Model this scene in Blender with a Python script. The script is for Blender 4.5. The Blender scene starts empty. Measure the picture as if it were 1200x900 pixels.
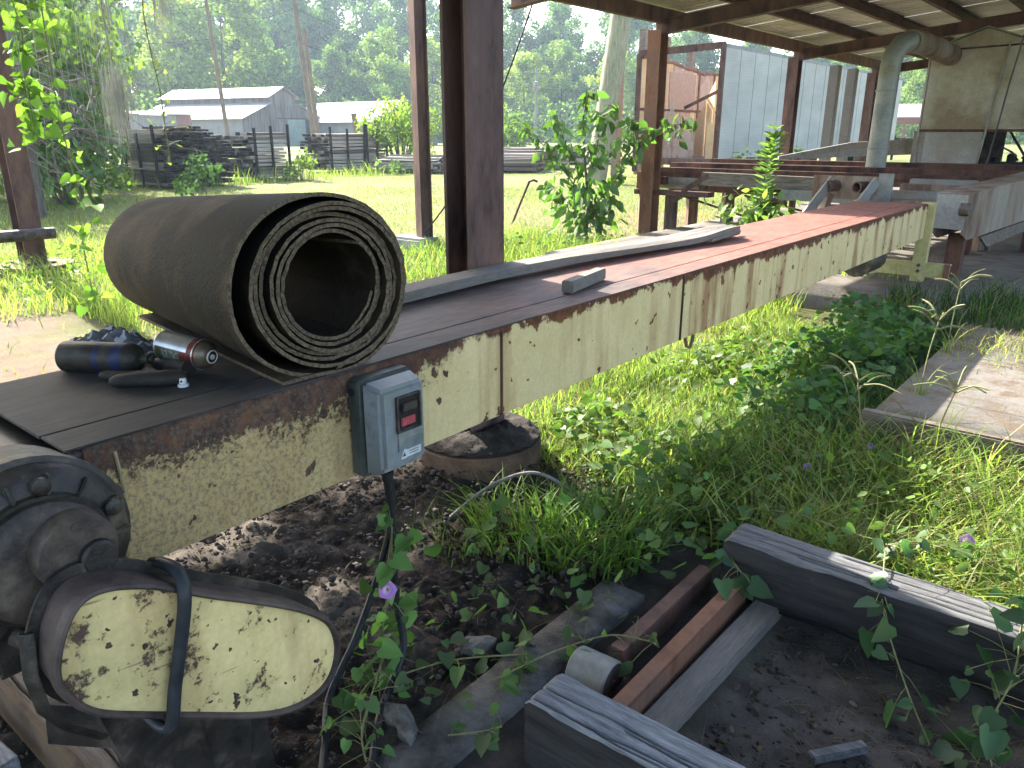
import bpy, bmesh, math, random
import numpy as np
from mathutils import Vector, Matrix

SC = bpy.context.scene
COL = SC.collection
random.seed(7)
rng = np.random.default_rng(7)
R = math.radians

# ------------------------------------------------------------------ camera
CAM_H = 1.33
PITCH, YAW = 18.148, 39.401
cam = bpy.data.objects.new('camera', bpy.data.cameras.new('camera'))
COL.objects.link(cam)
cam.location = (0, 0, CAM_H)
cam.rotation_euler = (R(90 - PITCH), 0, R(YAW))
cam.data.sensor_width = 36
cam.data.lens = 27
cam.data.clip_start = 0.02
cam.data.clip_end = 3000
SC.camera = cam

# ------------------------------------------------------------------ light
SUN_DIR = Vector((-1.35, 0.25, 1.0)).normalized()          # towards the sun
SUN_EL = math.asin(SUN_DIR.z)
SUN_AZ = math.atan2(SUN_DIR.x, SUN_DIR.y)                  # clockwise from +Y
world = bpy.data.worlds.new('World')
SC.world = world
world.use_nodes = True
wn = world.node_tree.nodes
sky = wn.new('ShaderNodeTexSky')
sky.sky_type = 'NISHITA'
sky.sun_disc = False
sky.sun_elevation = SUN_EL
sky.sun_rotation = SUN_AZ
sky.air_density = 1.0
sky.dust_density = 2.5
sky.ozone_density = 1.0
bg = wn['Background']
world.node_tree.links.new(sky.outputs[0], bg.inputs[0])
bg.inputs[1].default_value = 0.15
sun = bpy.data.objects.new('sun', bpy.data.lights.new('sun', 'SUN'))
COL.objects.link(sun)
sun.data.energy = 5.0
sun.data.angle = R(0.55)
sun.data.color = (1.0, 0.95, 0.86)
sun.rotation_euler = SUN_DIR.to_track_quat('Z', 'Y').to_euler()
sun.location = (-20, 5, 25)
SC.view_settings.view_transform = 'Standard'
SC.view_settings.look = 'None'
SC.view_settings.gamma = 1
SC.view_settings.exposure = 2.38
SC.cycles.max_bounces = 8
SC.cycles.diffuse_bounces = 4
SC.cycles.transmission_bounces = 4
SC.cycles.caustics_reflective = False
SC.cycles.caustics_refractive = False
SC.cycles.use_denoising = True

# ------------------------------------------------------------------ helpers
def pol(x, d):
    """ground point d metres out in the direction of image column x (1200 wide)"""
    a = R(YAW) - math.atan((x - 600) / 947.0)
    return Vector((-math.sin(a) * d, math.cos(a) * d, 0))

def wloc(o):
    v = Vector((0, 0, 0))
    while o is not None:
        v += o.location
        o = o.parent
    return v

def tag(o, label=None, cat=None, group=None, kind=None):
    if label: o['label'] = label
    if cat: o['category'] = cat
    if group: o['group'] = group
    if kind: o['kind'] = kind
    return o

def thing(name, label, cat, loc=(0, 0, 0), group=None):
    o = bpy.data.objects.new(name, None)
    o.empty_display_size = 0.1
    COL.objects.link(o)
    o.location = loc
    return tag(o, label, cat, group)

def dup(o, parent=None):
    c = o.copy()
    COL.objects.link(c)
    if parent is not None: c.parent = parent
    for ch in list(o.children):
        dup(ch, c)
    return c

def link(me, name, m, parent):
    if m is not None and not len(me.materials): me.materials.append(m)
    o = bpy.data.objects.new(name, me)
    COL.objects.link(o)
    if parent is not None: o.parent = parent
    return o

class MB:
    """collects shapes in world coordinates and links them as one mesh object"""
    def __init__(s): s.v = []; s.f = []
    def add(s, vs, fs):
        n = len(s.v)
        s.v.extend(Vector(v) for v in vs)
        s.f.extend([i + n for i in f] for f in fs)
        return s
    def box(s, c, size, rz=0.0, rot=None):
        hx, hy, hz = size[0] / 2, size[1] / 2, size[2] / 2
        m = rot if rot is not None else Matrix.Rotation(rz, 3, 'Z')
        c = Vector(c)
        vs = [c + m @ Vector((x * hx, y * hy, z * hz)) for z in (-1, 1) for x, y in ((-1, -1), (1, -1), (1, 1), (-1, 1))]
        return s.add(vs, [(3, 2, 1, 0), (4, 5, 6, 7), (0, 1, 5, 4), (1, 2, 6, 5), (2, 3, 7, 6), (3, 0, 4, 7)])
    def ext(s, x0, x1, y0, y1, z0, z1):
        return s.box(((x0 + x1) / 2, (y0 + y1) / 2, (z0 + z1) / 2), (abs(x1 - x0), abs(y1 - y0), abs(z1 - z0)))
    def bar(s, p0, p1, w, h, up=(0, 0, 1)):
        p0, p1 = Vector(p0), Vector(p1)
        d = (p1 - p0); L = d.length; d.normalize()
        up = Vector(up)
        side = d.cross(up)
        if side.length < 1e-4: side = d.cross(Vector((1, 0, 0)))
        side.normalize(); u = side.cross(d)
        m = Matrix((d, side, u)).transposed()
        return s.box((p0 + p1) / 2, (L, w, h), rot=m)
    def tube(s, pts, r, n=8, caps=True, flat=None):
        pts = [Vector(p) for p in pts]
        rs = r if isinstance(r, (list, tuple)) else [r] * len(pts)
        t0 = (pts[1] - pts[0]).normalized()
        a = t0.cross(Vector((0, 0, 1)))
        if a.length < 1e-3: a = t0.cross(Vector((1, 0, 0)))
        a.normalize()
        vs = []; k = len(pts)
        for i, p in enumerate(pts):
            t = (pts[min(i + 1, k - 1)] - pts[max(i - 1, 0)]).normalized()
            a = (a - t * a.dot(t)).normalized(); b = t.cross(a)
            fl = flat if flat else 1.0
            for j in range(n):
                an = 2 * math.pi * j / n
                vs.append(p + (a * math.cos(an) + b * math.sin(an) * fl) * rs[i])
        fs = [(i * n + j, i * n + (j + 1) % n, (i + 1) * n + (j + 1) % n, (i + 1) * n + j) for i in range(k - 1) for j in range(n)]
        if caps: fs += [tuple(range(n))[::-1], tuple(range((k - 1) * n, k * n))]
        return s.add(vs, fs)
    def lathe(s, p0, axis, prof, n=24, caps=True):
        """prof: list of (distance along axis, radius)"""
        p0 = Vector(p0); ax = Vector(axis).normalized()
        a = ax.cross(Vector((0, 0, 1)))
        if a.length < 1e-3: a = ax.cross(Vector((1, 0, 0)))
        a.normalize(); b = ax.cross(a)
        vs = [p0 + ax * t + (a * math.cos(2 * math.pi * j / n) + b * math.sin(2 * math.pi * j / n)) * r for t, r in prof for j in range(n)]
        k = len(prof)
        fs = [(i * n + j, i * n + (j + 1) % n, (i + 1) * n + (j + 1) % n, (i + 1) * n + j) for i in range(k - 1) for j in range(n)]
        if caps: fs += [tuple(range(n))[::-1], tuple(range((k - 1) * n, k * n))]
        return s.add(vs, fs)
    def prism(s, poly, w):
        """poly: 3D points of a flat polygon, extruded by vector w"""
        n = len(poly); w = Vector(w)
        vs = [Vector(p) for p in poly] + [Vector(p) + w for p in poly]
        return s.add(vs, [tuple(range(n))[::-1], tuple(range(n, 2 * n))] + [(i, (i + 1) % n, n + (i + 1) % n, n + i) for i in range(n)])
    def hbeam(s, p0, p1, b, d, t=0.012, up=(1, 0, 0)):
        """H section: flanges b wide, depth d along `up`"""
        p0, p1, up = Vector(p0), Vector(p1), Vector(up).normalized()
        o = up * (d / 2 - t / 2)
        s.bar(p0 + o, p1 + o, b, t, up); s.bar(p0 - o, p1 - o, b, t, up)
        s.bar(p0, p1, t, d - 2 * t - 0.001, up)
        return s
    def build(s, name, m, parent=None, smooth=False, bevel=0.0, seg=2, angle=40, label=None):
        me = bpy.data.meshes.new(name)
        off = wloc(parent) if parent is not None else Vector((0, 0, 0))
        me.from_pydata([tuple(v - off) for v in s.v], [], s.f)
        if True:
            bm = bmesh.new(); bm.from_mesh(me)
            bmesh.ops.recalc_face_normals(bm, faces=bm.faces)
            if bevel:
                es = [e for e in bm.edges if len(e.link_faces) == 2 and e.calc_face_angle(0) > R(30)]
                bmesh.ops.bevel(bm, geom=es, offset=bevel, segments=seg, affect='EDGES', clamp_overlap=True)
            bm.to_mesh(me); bm.free()
        if smooth or bevel:
            me.polygons.foreach_set('use_smooth', [True] * len(me.polygons))
            me.set_sharp_from_angle(angle=R(angle))
        o = link(me, name, m, parent)
        if label: o['label'] = label
        return o

def np_mesh(name, verts, loops, sizes, m, parent=None, colors=None, smooth=False):
    me = bpy.data.meshes.new(name)
    if parent is not None: verts = verts - np.array(wloc(parent))
    me.vertices.add(len(verts)); me.vertices.foreach_set('co', np.ascontiguousarray(verts, dtype=np.float32).ravel())
    me.loops.add(len(loops)); me.loops.foreach_set('vertex_index', np.ascontiguousarray(loops, dtype=np.int32))
    st = np.concatenate([[0], np.cumsum(sizes)[:-1]]).astype(np.int32)
    me.polygons.add(len(sizes)); me.polygons.foreach_set('loop_start', st)
    if smooth: me.polygons.foreach_set('use_smooth', np.ones(len(sizes), dtype=bool))
    if colors is not None:
        at = me.color_attributes.new('Col', 'FLOAT_COLOR', 'POINT')
        c4 = np.ones((len(verts), 4), dtype=np.float32); c4[:, :3] = colors
        at.data.foreach_set('color', c4.ravel())
    me.update(calc_edges=True)
    return link(me, name, m, parent)

def vnoise(x, y, seed=0):
    x = np.asarray(x, float); y = np.asarray(y, float)
    xi = np.floor(x).astype(np.int64); yi = np.floor(y).astype(np.int64)
    fx = x - xi; fy = y - yi
    fx = fx * fx * (3 - 2 * fx); fy = fy * fy * (3 - 2 * fy)
    def h(a, b):
        n = (a * 374761393 + b * 668265263 + seed * 974711) & 0x7fffffff
        n = ((n ^ (n >> 13)) * 1274126177) & 0x7fffffff
        return ((n ^ (n >> 16)) & 0xffff) / 65535.0
    return (h(xi, yi) * (1 - fx) + h(xi + 1, yi) * fx) * (1 - fy) + (h(xi, yi + 1) * (1 - fx) + h(xi + 1, yi + 1) * fx) * fy

def fbm(x, y, seed=0, oct=4):
    s = 0; a = 0.5
    for k in range(oct):
        s = s + a * vnoise(x * 2 ** k, y * 2 ** k, seed + k * 17); a *= 0.5
    return s / (1 - 0.5 ** oct)

def sstep(a, b, x):
    t = np.clip((x - a) / (b - a), 0, 1)
    return t * t * (3 - 2 * t)

# ------------------------------------------------------------------ materials
class NT:
    def __init__(s, name):
        s.m = bpy.data.materials.new(name); s.m.use_nodes = True
        s.t = s.m.node_tree; s.t.nodes.clear()
        s.out = s.n('ShaderNodeOutputMaterial')
        s.tc = s.n('ShaderNodeTexCoord')
    def n(s, typ, **kw):
        nd = s.t.nodes.new(typ)
        for k, v in kw.items():
            if isinstance(k, str) and hasattr(nd, k): setattr(nd, k, v)
        return nd
    def l(s, a, b): s.t.links.new(a, b)
    def vec(s, stretch=(1, 1, 1)):
        mp = s.n('ShaderNodeMapping'); s.l(s.tc.outputs['Object'], mp.inputs[0])
        mp.inputs['Scale'].default_value = stretch
        return mp.outputs[0]
    def noise(s, scale, detail=5, rough=0.6, stretch=(1, 1, 1), dist=0.0):
        nd = s.n('ShaderNodeTexNoise'); nd.inputs['Scale'].default_value = scale
        nd.inputs['Detail'].default_value = detail; nd.inputs['Roughness'].default_value = rough
        nd.inputs['Distortion'].default_value = dist
        s.l(s.vec(stretch), nd.inputs['Vector'])
        return nd.outputs['Fac']
    def ramp(s, fac, stops, interp='LINEAR'):
        r = s.n('ShaderNodeValToRGB'); r.color_ramp.interpolation = interp
        e = r.color_ramp.elements
        while len(e) < len(stops): e.new(0.5)
        for i, (p, c) in enumerate(stops):
            e[i].position = p; e[i].color = (c, c, c, 1) if not hasattr(c, '__len__') else (*c, 1)
        s.l(fac, r.inputs[0])
        return r.outputs[0]
    def mix(s, fac, a, b, mode='MIX'):
        mx = s.n('ShaderNodeMix'); mx.data_type = 'RGBA'; mx.blend_type = mode
        for sock, v in ((mx.inputs[0], fac), (mx.inputs[6], a), (mx.inputs[7], b)):
            if hasattr(v, 'is_output'): s.l(v, sock)
            elif hasattr(v, '__len__'): sock.default_value = (*v, 1)
            else: sock.default_value = v
        return mx.outputs[2]
    def math(s, op, a, b=0.0, clamp=False):
        nd = s.n('ShaderNodeMath'); nd.operation = op; nd.use_clamp = clamp
        for i, v in enumerate((a, b)):
            if hasattr(v, 'is_output'): s.l(v, nd.inputs[i])
            else: nd.inputs[i].default_value = v
        return nd.outputs[0]
    def xyz(s):
        sp = s.n('ShaderNodeSeparateXYZ'); s.l(s.tc.outputs['Object'], sp.inputs[0]); return sp.outputs
    def finish(s, color, rough=0.7, metal=0.0, bump=None, bstr=0.3, bdist=0.01, spec=0.3):
        p = s.n('ShaderNodeBsdfPrincipled')
        for sock, v in (('Base Color', color), ('Roughness', rough), ('Metallic', metal), ('Specular IOR Level', spec)):
            if hasattr(v, 'is_output'): s.l(v, p.inputs[sock])
            elif hasattr(v, '__len__'): p.inputs[sock].default_value = (*v, 1)
            else: p.inputs[sock].default_value = v
        if bump is not None:
            b = s.n('ShaderNodeBump'); b.inputs['Strength'].default_value = bstr; b.inputs['Distance'].default_value = bdist
            s.l(bump, b.inputs['Height']); s.l(b.outputs[0], p.inputs['Normal'])
        s.l(p.outputs[0], s.out.inputs[0])
        return s.m

def simple(name, c1, c2, scale=6, rough=0.75, metal=0.0, stretch=(1, 1, 1), bstr=0.25, bdist=0.006, c3=None, lo=0.35, hi=0.65, fine=40, spec=0.3):
    t = NT(name)
    a = t.noise(scale, 6, 0.65, stretch)
    st = [(lo, c1), (hi, c2)] if c3 is None else [(lo, c1), ((lo + hi) / 2, c2), (hi, c3)]
    col = t.ramp(a, st)
    f = t.noise(fine, 5, 0.7, stretch)
    col = t.mix(0.55, col, t.ramp(f, [(0.25, 0.45), (0.75, 1.0)]), 'MULTIPLY')
    return t.finish(col, rough, metal, f, bstr, bdist, spec)

def wood(name, c1, c2, axis=0, rough=0.85, crack=0.75, scale=1.0):
    st = [14, 14, 14]; st[axis] = 1.5
    st = [x * scale for x in st]
    t = NT(name)
    g = t.noise(1.6, 7, 0.7, tuple(st), dist=0.35)
    fine = t.noise(7, 4, 0.7, tuple(st))
    big = t.noise(3, 3, 0.5)
    col = t.ramp(g, [(0.3, c1), (0.62, c2)])
    col = t.mix(0.5, col, t.ramp(fine, [(0.3, 0.45), (0.65, 1.0)]), 'MULTIPLY')
    col = t.mix(0.4, col, t.ramp(big, [(0.3, 0.55), (0.65, 1.05)]), 'MULTIPLY')
    cr = t.ramp(g, [(0.24, 0.12), (0.33, 1.0)])
    col = t.mix(crack, col, cr, 'MULTIPLY')
    h = t.math('ADD', t.math('MULTIPLY', cr, 0.7), t.math('MULTIPLY', fine, 0.6))
    return t.finish(col, rough, 0, h, 0.55, 0.006, 0.2)

def leafmat(name, tint=(1, 1, 1), trans=0.45, gloss=0.025):
    t = NT(name)
    at = t.n('ShaderNodeAttribute'); at.attribute_name = 'Col'
    col = t.mix(1.0, at.outputs['Color'], tint, 'MULTIPLY')
    d = t.n('ShaderNodeBsdfDiffuse'); t.l(col, d.inputs[0])
    tr = t.n('ShaderNodeBsdfTranslucent')
    t.l(t.mix(1.0, col, (1.12, 1.25, 0.62), 'MULTIPLY'), tr.inputs[0])
    m = t.n('ShaderNodeMixShader'); m.inputs[0].default_value = trans
    t.l(d.outputs[0], m.inputs[1]); t.l(tr.outputs[0], m.inputs[2])
    g = t.n('ShaderNodeBsdfGlossy'); g.inputs['Roughness'].default_value = 0.5
    m2 = t.n('ShaderNodeMixShader'); m2.inputs[0].default_value = gloss
    t.l(m.outputs[0], m2.inputs[1]); t.l(g.outputs[0], m2.inputs[2])
    t.l(m2.outputs[0], t.out.inputs[0])
    return t.m

def paint_rust(name, z_top, dirt_y=None, paint=(0.72, 0.56, 0.29), paint2=(0.62, 0.475, 0.225), amount=0.0, rust=((0.035, 0.016, 0.010), (0.11, 0.040, 0.018), (0.22, 0.085, 0.03)), streak=.35, fs=1.0, scratch=0.0):
    """old cream-yellow paint with rust along the top edge, in blotches and in runs"""
    t = NT(name)
    X, Y, Z = t.xyz()
    n1 = t.noise(5 * fs, 7, 0.68); n2 = t.noise(26 * fs, 6, 0.7); n3 = t.noise(3.2, 5, 0.6, (1, 3.0, 0.35)); n4 = t.noise(90, 4, 0.6)
    base = t.mix(t.ramp(n1, [(0.35, 0), (0.65, 1)]), paint, paint2)
    stain = t.ramp(n3, [(0.50, 0), (0.64, 1)])
    base = t.mix(t.math('MULTIPLY', stain, streak), base, (0.27, 0.11, 0.04))
    if dirt_y is not None:
        base = t.mix(t.math('MULTIPLY', t.math('MULTIPLY', t.math('SUBTRACT', dirt_y, Y), 2.2, True), .55), base, (0.40, 0.235, 0.075))
    if scratch:
        cx = t.n('ShaderNodeCombineXYZ')
        t.l(t.math('MULTIPLY', t.math('SUBTRACT', t.math('MULTIPLY', Z, .95), t.math('MULTIPLY', Y, -.12)), 70.0), cx.inputs[0])
        t.l(t.math('MULTIPLY', t.math('SUBTRACT', Y, t.math('MULTIPLY', Z, .12)), 5.0), cx.inputs[1])
        ns = t.n('ShaderNodeTexNoise'); ns.inputs['Scale'].default_value = 1.0; ns.inputs['Detail'].default_value = 3; t.l(cx.outputs[0], ns.inputs['Vector'])
        base = t.mix(t.math('MULTIPLY', t.ramp(ns.outputs['Fac'], [(.66, 0), (.70, 1)]), scratch), base, (.16, .11, .07))
        base = t.mix(t.math('MULTIPLY', t.ramp(t.noise(3.5, 4, .6), [(.45, 0), (.7, 1)]), .4), base, (.33, .29, .15))
    rustc = t.ramp(n2, [(0.3, rust[0]), (0.5, rust[1]), (0.7, rust[2])])
    edge = t.math('MULTIPLY', t.math('SUBTRACT', Z, t.math('SUBTRACT', z_top - 0.005, t.math('MULTIPLY', t.noise(2.3, 4, .65), .10))), 4.2)          # grows to the top edge
    edge = t.math('MAXIMUM', edge, -0.02)
    f = t.math('ADD', t.math('ADD', t.math('MULTIPLY', n1, 0.55), t.math('MULTIPLY', n2, 0.45)), t.math('ADD', edge, amount))
    f = t.math('ADD', f, t.math('MULTIPLY', t.math('SUBTRACT', n3, 0.5), 0.25))
    if dirt_y is not None:
        dm0 = t.math('MULTIPLY', t.math('SUBTRACT', dirt_y + .25, Y), 1.6, True)
        f = t.math('ADD', f, t.math('MULTIPLY', dm0, t.math('MULTIPLY', t.math('MAXIMUM', t.math('SUBTRACT', Z, z_top - .13), 0.0), 2.6)))
    if dirt_y is not None:
        f = t.math('ADD', f, t.math('MULTIPLY', t.math('SUBTRACT', t.noise(75, 6, .75), .5), t.math('MULTIPLY', dm0, .75)))
    mask = t.ramp(f, [(0.60, 0), (0.645 if dirt_y is None else 0.68, 1)])
    col = t.mix(mask, base, rustc)
    chips = t.ramp(t.noise(17 * fs, 3, 0.5), [(0.665, 0), (0.68, 1)])
    col = t.mix(chips, col, rustc)
    if dirt_y is not None:
        dm = t.math('MULTIPLY', t.math('SUBTRACT', dirt_y, Y), 2.2, True)
        spl = t.ramp(t.noise(95, 7, 0.8), [(0.46, 0), (0.60, 1)])
        col = t.mix(t.math('MULTIPLY', dm, t.math('MULTIPLY', spl, 0.72)), col, t.ramp(n4, [(0.3, (0.07, 0.065, 0.055)), (0.7, (0.17, 0.155, 0.12))]))
    col = t.mix(0.35, col, t.ramp(n4, [(0.3, 0.6), (0.7, 1.0)]), 'MULTIPLY')
    h = t.math('ADD', t.math('MULTIPLY', mask, -0.8), t.math('ADD', t.math('MULTIPLY', n2, 0.4), t.math('MULTIPLY', n4, 0.25)))
    return t.finish(col, t.mix(mask, (0.5,) * 3, (0.9,) * 3), 0, h, 0.6, 0.004, 0.35)

M = {}
M['rust'] = simple('rusty steel', (0.030, 0.016, 0.013), (0.095, 0.042, 0.028), 5, 0.8, 0, (1, 1, 0.4), 0.4, c3=(0.15, 0.07, 0.045))
M['rust_post'] = simple('rusty brown post', (0.055, 0.029, 0.022), (0.125, 0.067, 0.050), 6, 0.75, 0, (1, 1, 0.3), 0.35, c3=(0.19, 0.10, 0.068))
M['rust_orange'] = simple('orange red rust', (0.13, 0.055, 0.030), (0.25, 0.115, 0.065), 4, 0.8, 0, (1, 1, 0.4), 0.3, c3=(0.18, 0.10, 0.07))
M['column'] = simple('column primer', (0.035, 0.020, 0.020), (0.115, 0.068, 0.062), 3.2, 0.62, 0, (1.5, 1.5, 0.5), 0.25, c3=(0.15, 0.09, 0.08), lo=0.36, hi=0.6)
M['dark_steel'] = simple('greasy dark steel', (0.018, 0.013, 0.011), (0.070, 0.050, 0.040), 10, 0.6, 0.1, bstr=0.5, spec=0.45, c3=(0.145, 0.105, 0.078))
M['grease'] = simple('caked grease', (0.010, 0.008, 0.007), (0.042, 0.032, 0.026), 11, 0.5, 0.1, bstr=0.7, bdist=0.004, c3=(0.16, 0.122, 0.090), spec=0.5, fine=50, lo=0.34, hi=0.72)
M['black'] = simple('black rubber', (0.010, 0.010, 0.011), (0.022, 0.022, 0.024), 12, 0.5, 0, bstr=0.2)
M['strap'] = simple('worn black strap', (0.018, 0.019, 0.022), (0.05, 0.052, 0.058), 14, 0.45, 0, bstr=0.25)
M['galv'] = simple('weathered galvanised sheet', (0.20, 0.215, 0.20), (0.31, 0.32, 0.29), 2.2, 0.55, 0.35, bstr=0.15, c3=(0.25, 0.20, 0.13))
M['galv_light'] = simple('grey steel', (0.17, 0.165, 0.15), (0.28, 0.275, 0.255), 3, 0.55, 0.2, bstr=0.15, c3=(0.24, 0.19, 0.14))
M['trough'] = simple('rust streaked grey steel', (0.105, 0.052, 0.031), (0.225, 0.155, 0.108), 4.0, 0.7, 0.0, (1, 1, 0.22), 0.3, c3=(0.31, 0.26, 0.205), lo=0.36, hi=0.62)
M['booth'] = simple('rust stained sheet wall', (0.27, 0.205, 0.125), (0.43, 0.385, 0.29), 1.1, 0.65, 0.0, bstr=0.15, c3=(0.54, 0.52, 0.46), lo=0.38, hi=0.58)
M['booth_grey'] = simple('dull grey sheet wall', (0.29, 0.255, 0.20), (0.38, 0.375, 0.345), 1.3, 0.6, 0.05, bstr=0.15, c3=(0.42, 0.42, 0.40))
M['roofsheet'] = simple('roof sheet underside', (0.36, 0.345, 0.29), (0.50, 0.485, 0.43), 1.6, 0.6, 0.05, bstr=0.1, c3=(0.58, 0.565, 0.53))
M['concrete'] = simple('old concrete', (0.17, 0.165, 0.15), (0.28, 0.275, 0.25), 3, 0.9, 0, bstr=0.5, bdist=0.008, c3=(0.33, 0.32, 0.29), fine=55)
M['curb'] = simple('dirty concrete curb', (0.035, 0.031, 0.027), (0.11, 0.103, 0.095), 5.5, 0.95, 0, bstr=0.9, bdist=0.012, c3=(0.19, 0.182, 0.17), fine=70)
M['pier'] = simple('stained pier pipe', (0.045, 0.028, 0.020), (0.125, 0.075, 0.048), 5, 0.85, 0, bstr=0.5, c3=(0.20, 0.115, 0.066))
M['soil'] = simple('dark loose soil', (0.018, 0.014, 0.011), (0.055, 0.045, 0.036), 14, 0.95, 0, bstr=0.8, bdist=0.02)
M['wood_blue'] = wood('silvered timber', (0.10, 0.10, 0.106), (0.32, 0.322, 0.34), 0, scale=3.6)
M['timber_side'] = wood('dark timber side', (0.020, 0.018, 0.017), (0.055, 0.050, 0.047), 0, scale=1.6)  # sides and ends darker than the timber's top
M['wood_dark'] = wood('dark weathered timber', (0.05, 0.049, 0.05), (0.18, 0.178, 0.178), 0, scale=3.4)
M['wood_y'] = wood('grey plank', (0.15, 0.14, 0.125), (0.235, 0.205, 0.175), 1, scale=3.2)
M['wood_edge'] = wood('brown plank edge', (0.085, 0.065, 0.05), (0.24, 0.20, 0.165), 0, scale=2.0)
M['board'] = wood('stacked grey board', (0.22, 0.185, 0.15), (0.50, 0.435, 0.365), 0, scale=0.8)
M['board_end'] = simple('dark board', (0.014, 0.012, 0.012), (0.042, 0.037, 0.036), 9, 0.9)
M['pole'] = wood('pale utility pole', (0.20, 0.19, 0.12), (0.40, 0.37, 0.25), 2, crack=0.4)
M['pole_brown'] = wood('brown utility pole', (0.16, 0.115, 0.085), (0.30, 0.23, 0.17), 2, crack=0.4)
M['bark'] = wood('tree bark', (0.07, 0.06, 0.05), (0.19, 0.165, 0.135), 2)
M['white'] = simple('white plastic', (0.62, 0.62, 0.60), (0.74, 0.74, 0.72), 10, 0.4, 0, bstr=0.05)
M['leaf'] = leafmat('foliage', trans=0.50)
M['grass'] = leafmat('grass blades', trans=0.58, gloss=0.015)
M['far_leaf'] = leafmat('far foliage', trans=0.48, gloss=0.012)
M['petal'] = leafmat('petals', trans=0.35, gloss=0.0)

def belt_mat():
    t = NT('belt rubber')
    a = t.noise(3.2, 5, 0.6); f = t.noise(55, 5, 0.7); g = t.noise(130, 3, 0.6)
    col = t.ramp(a, [(0.3, (0.011, 0.010, 0.0093)), (0.48, (0.012, 0.0098, 0.0075)), (0.68, (0.085, 0.058, 0.037))])
    col = t.mix(0.5, col, t.ramp(f, [(0.3, 0.5), (0.7, 1.15)]), 'MULTIPLY')
    return t.finish(col, 0.8, 0, t.math('ADD', f, g), 0.6, 0.005, 0.15)
M['belt'] = belt_mat()
M['belt_edge'] = simple('frayed belt edge', (0.06, 0.044, 0.030), (0.22, 0.162, 0.105), 130, 0.95, 0, bstr=0.6, bdist=0.006, fine=90)
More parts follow.
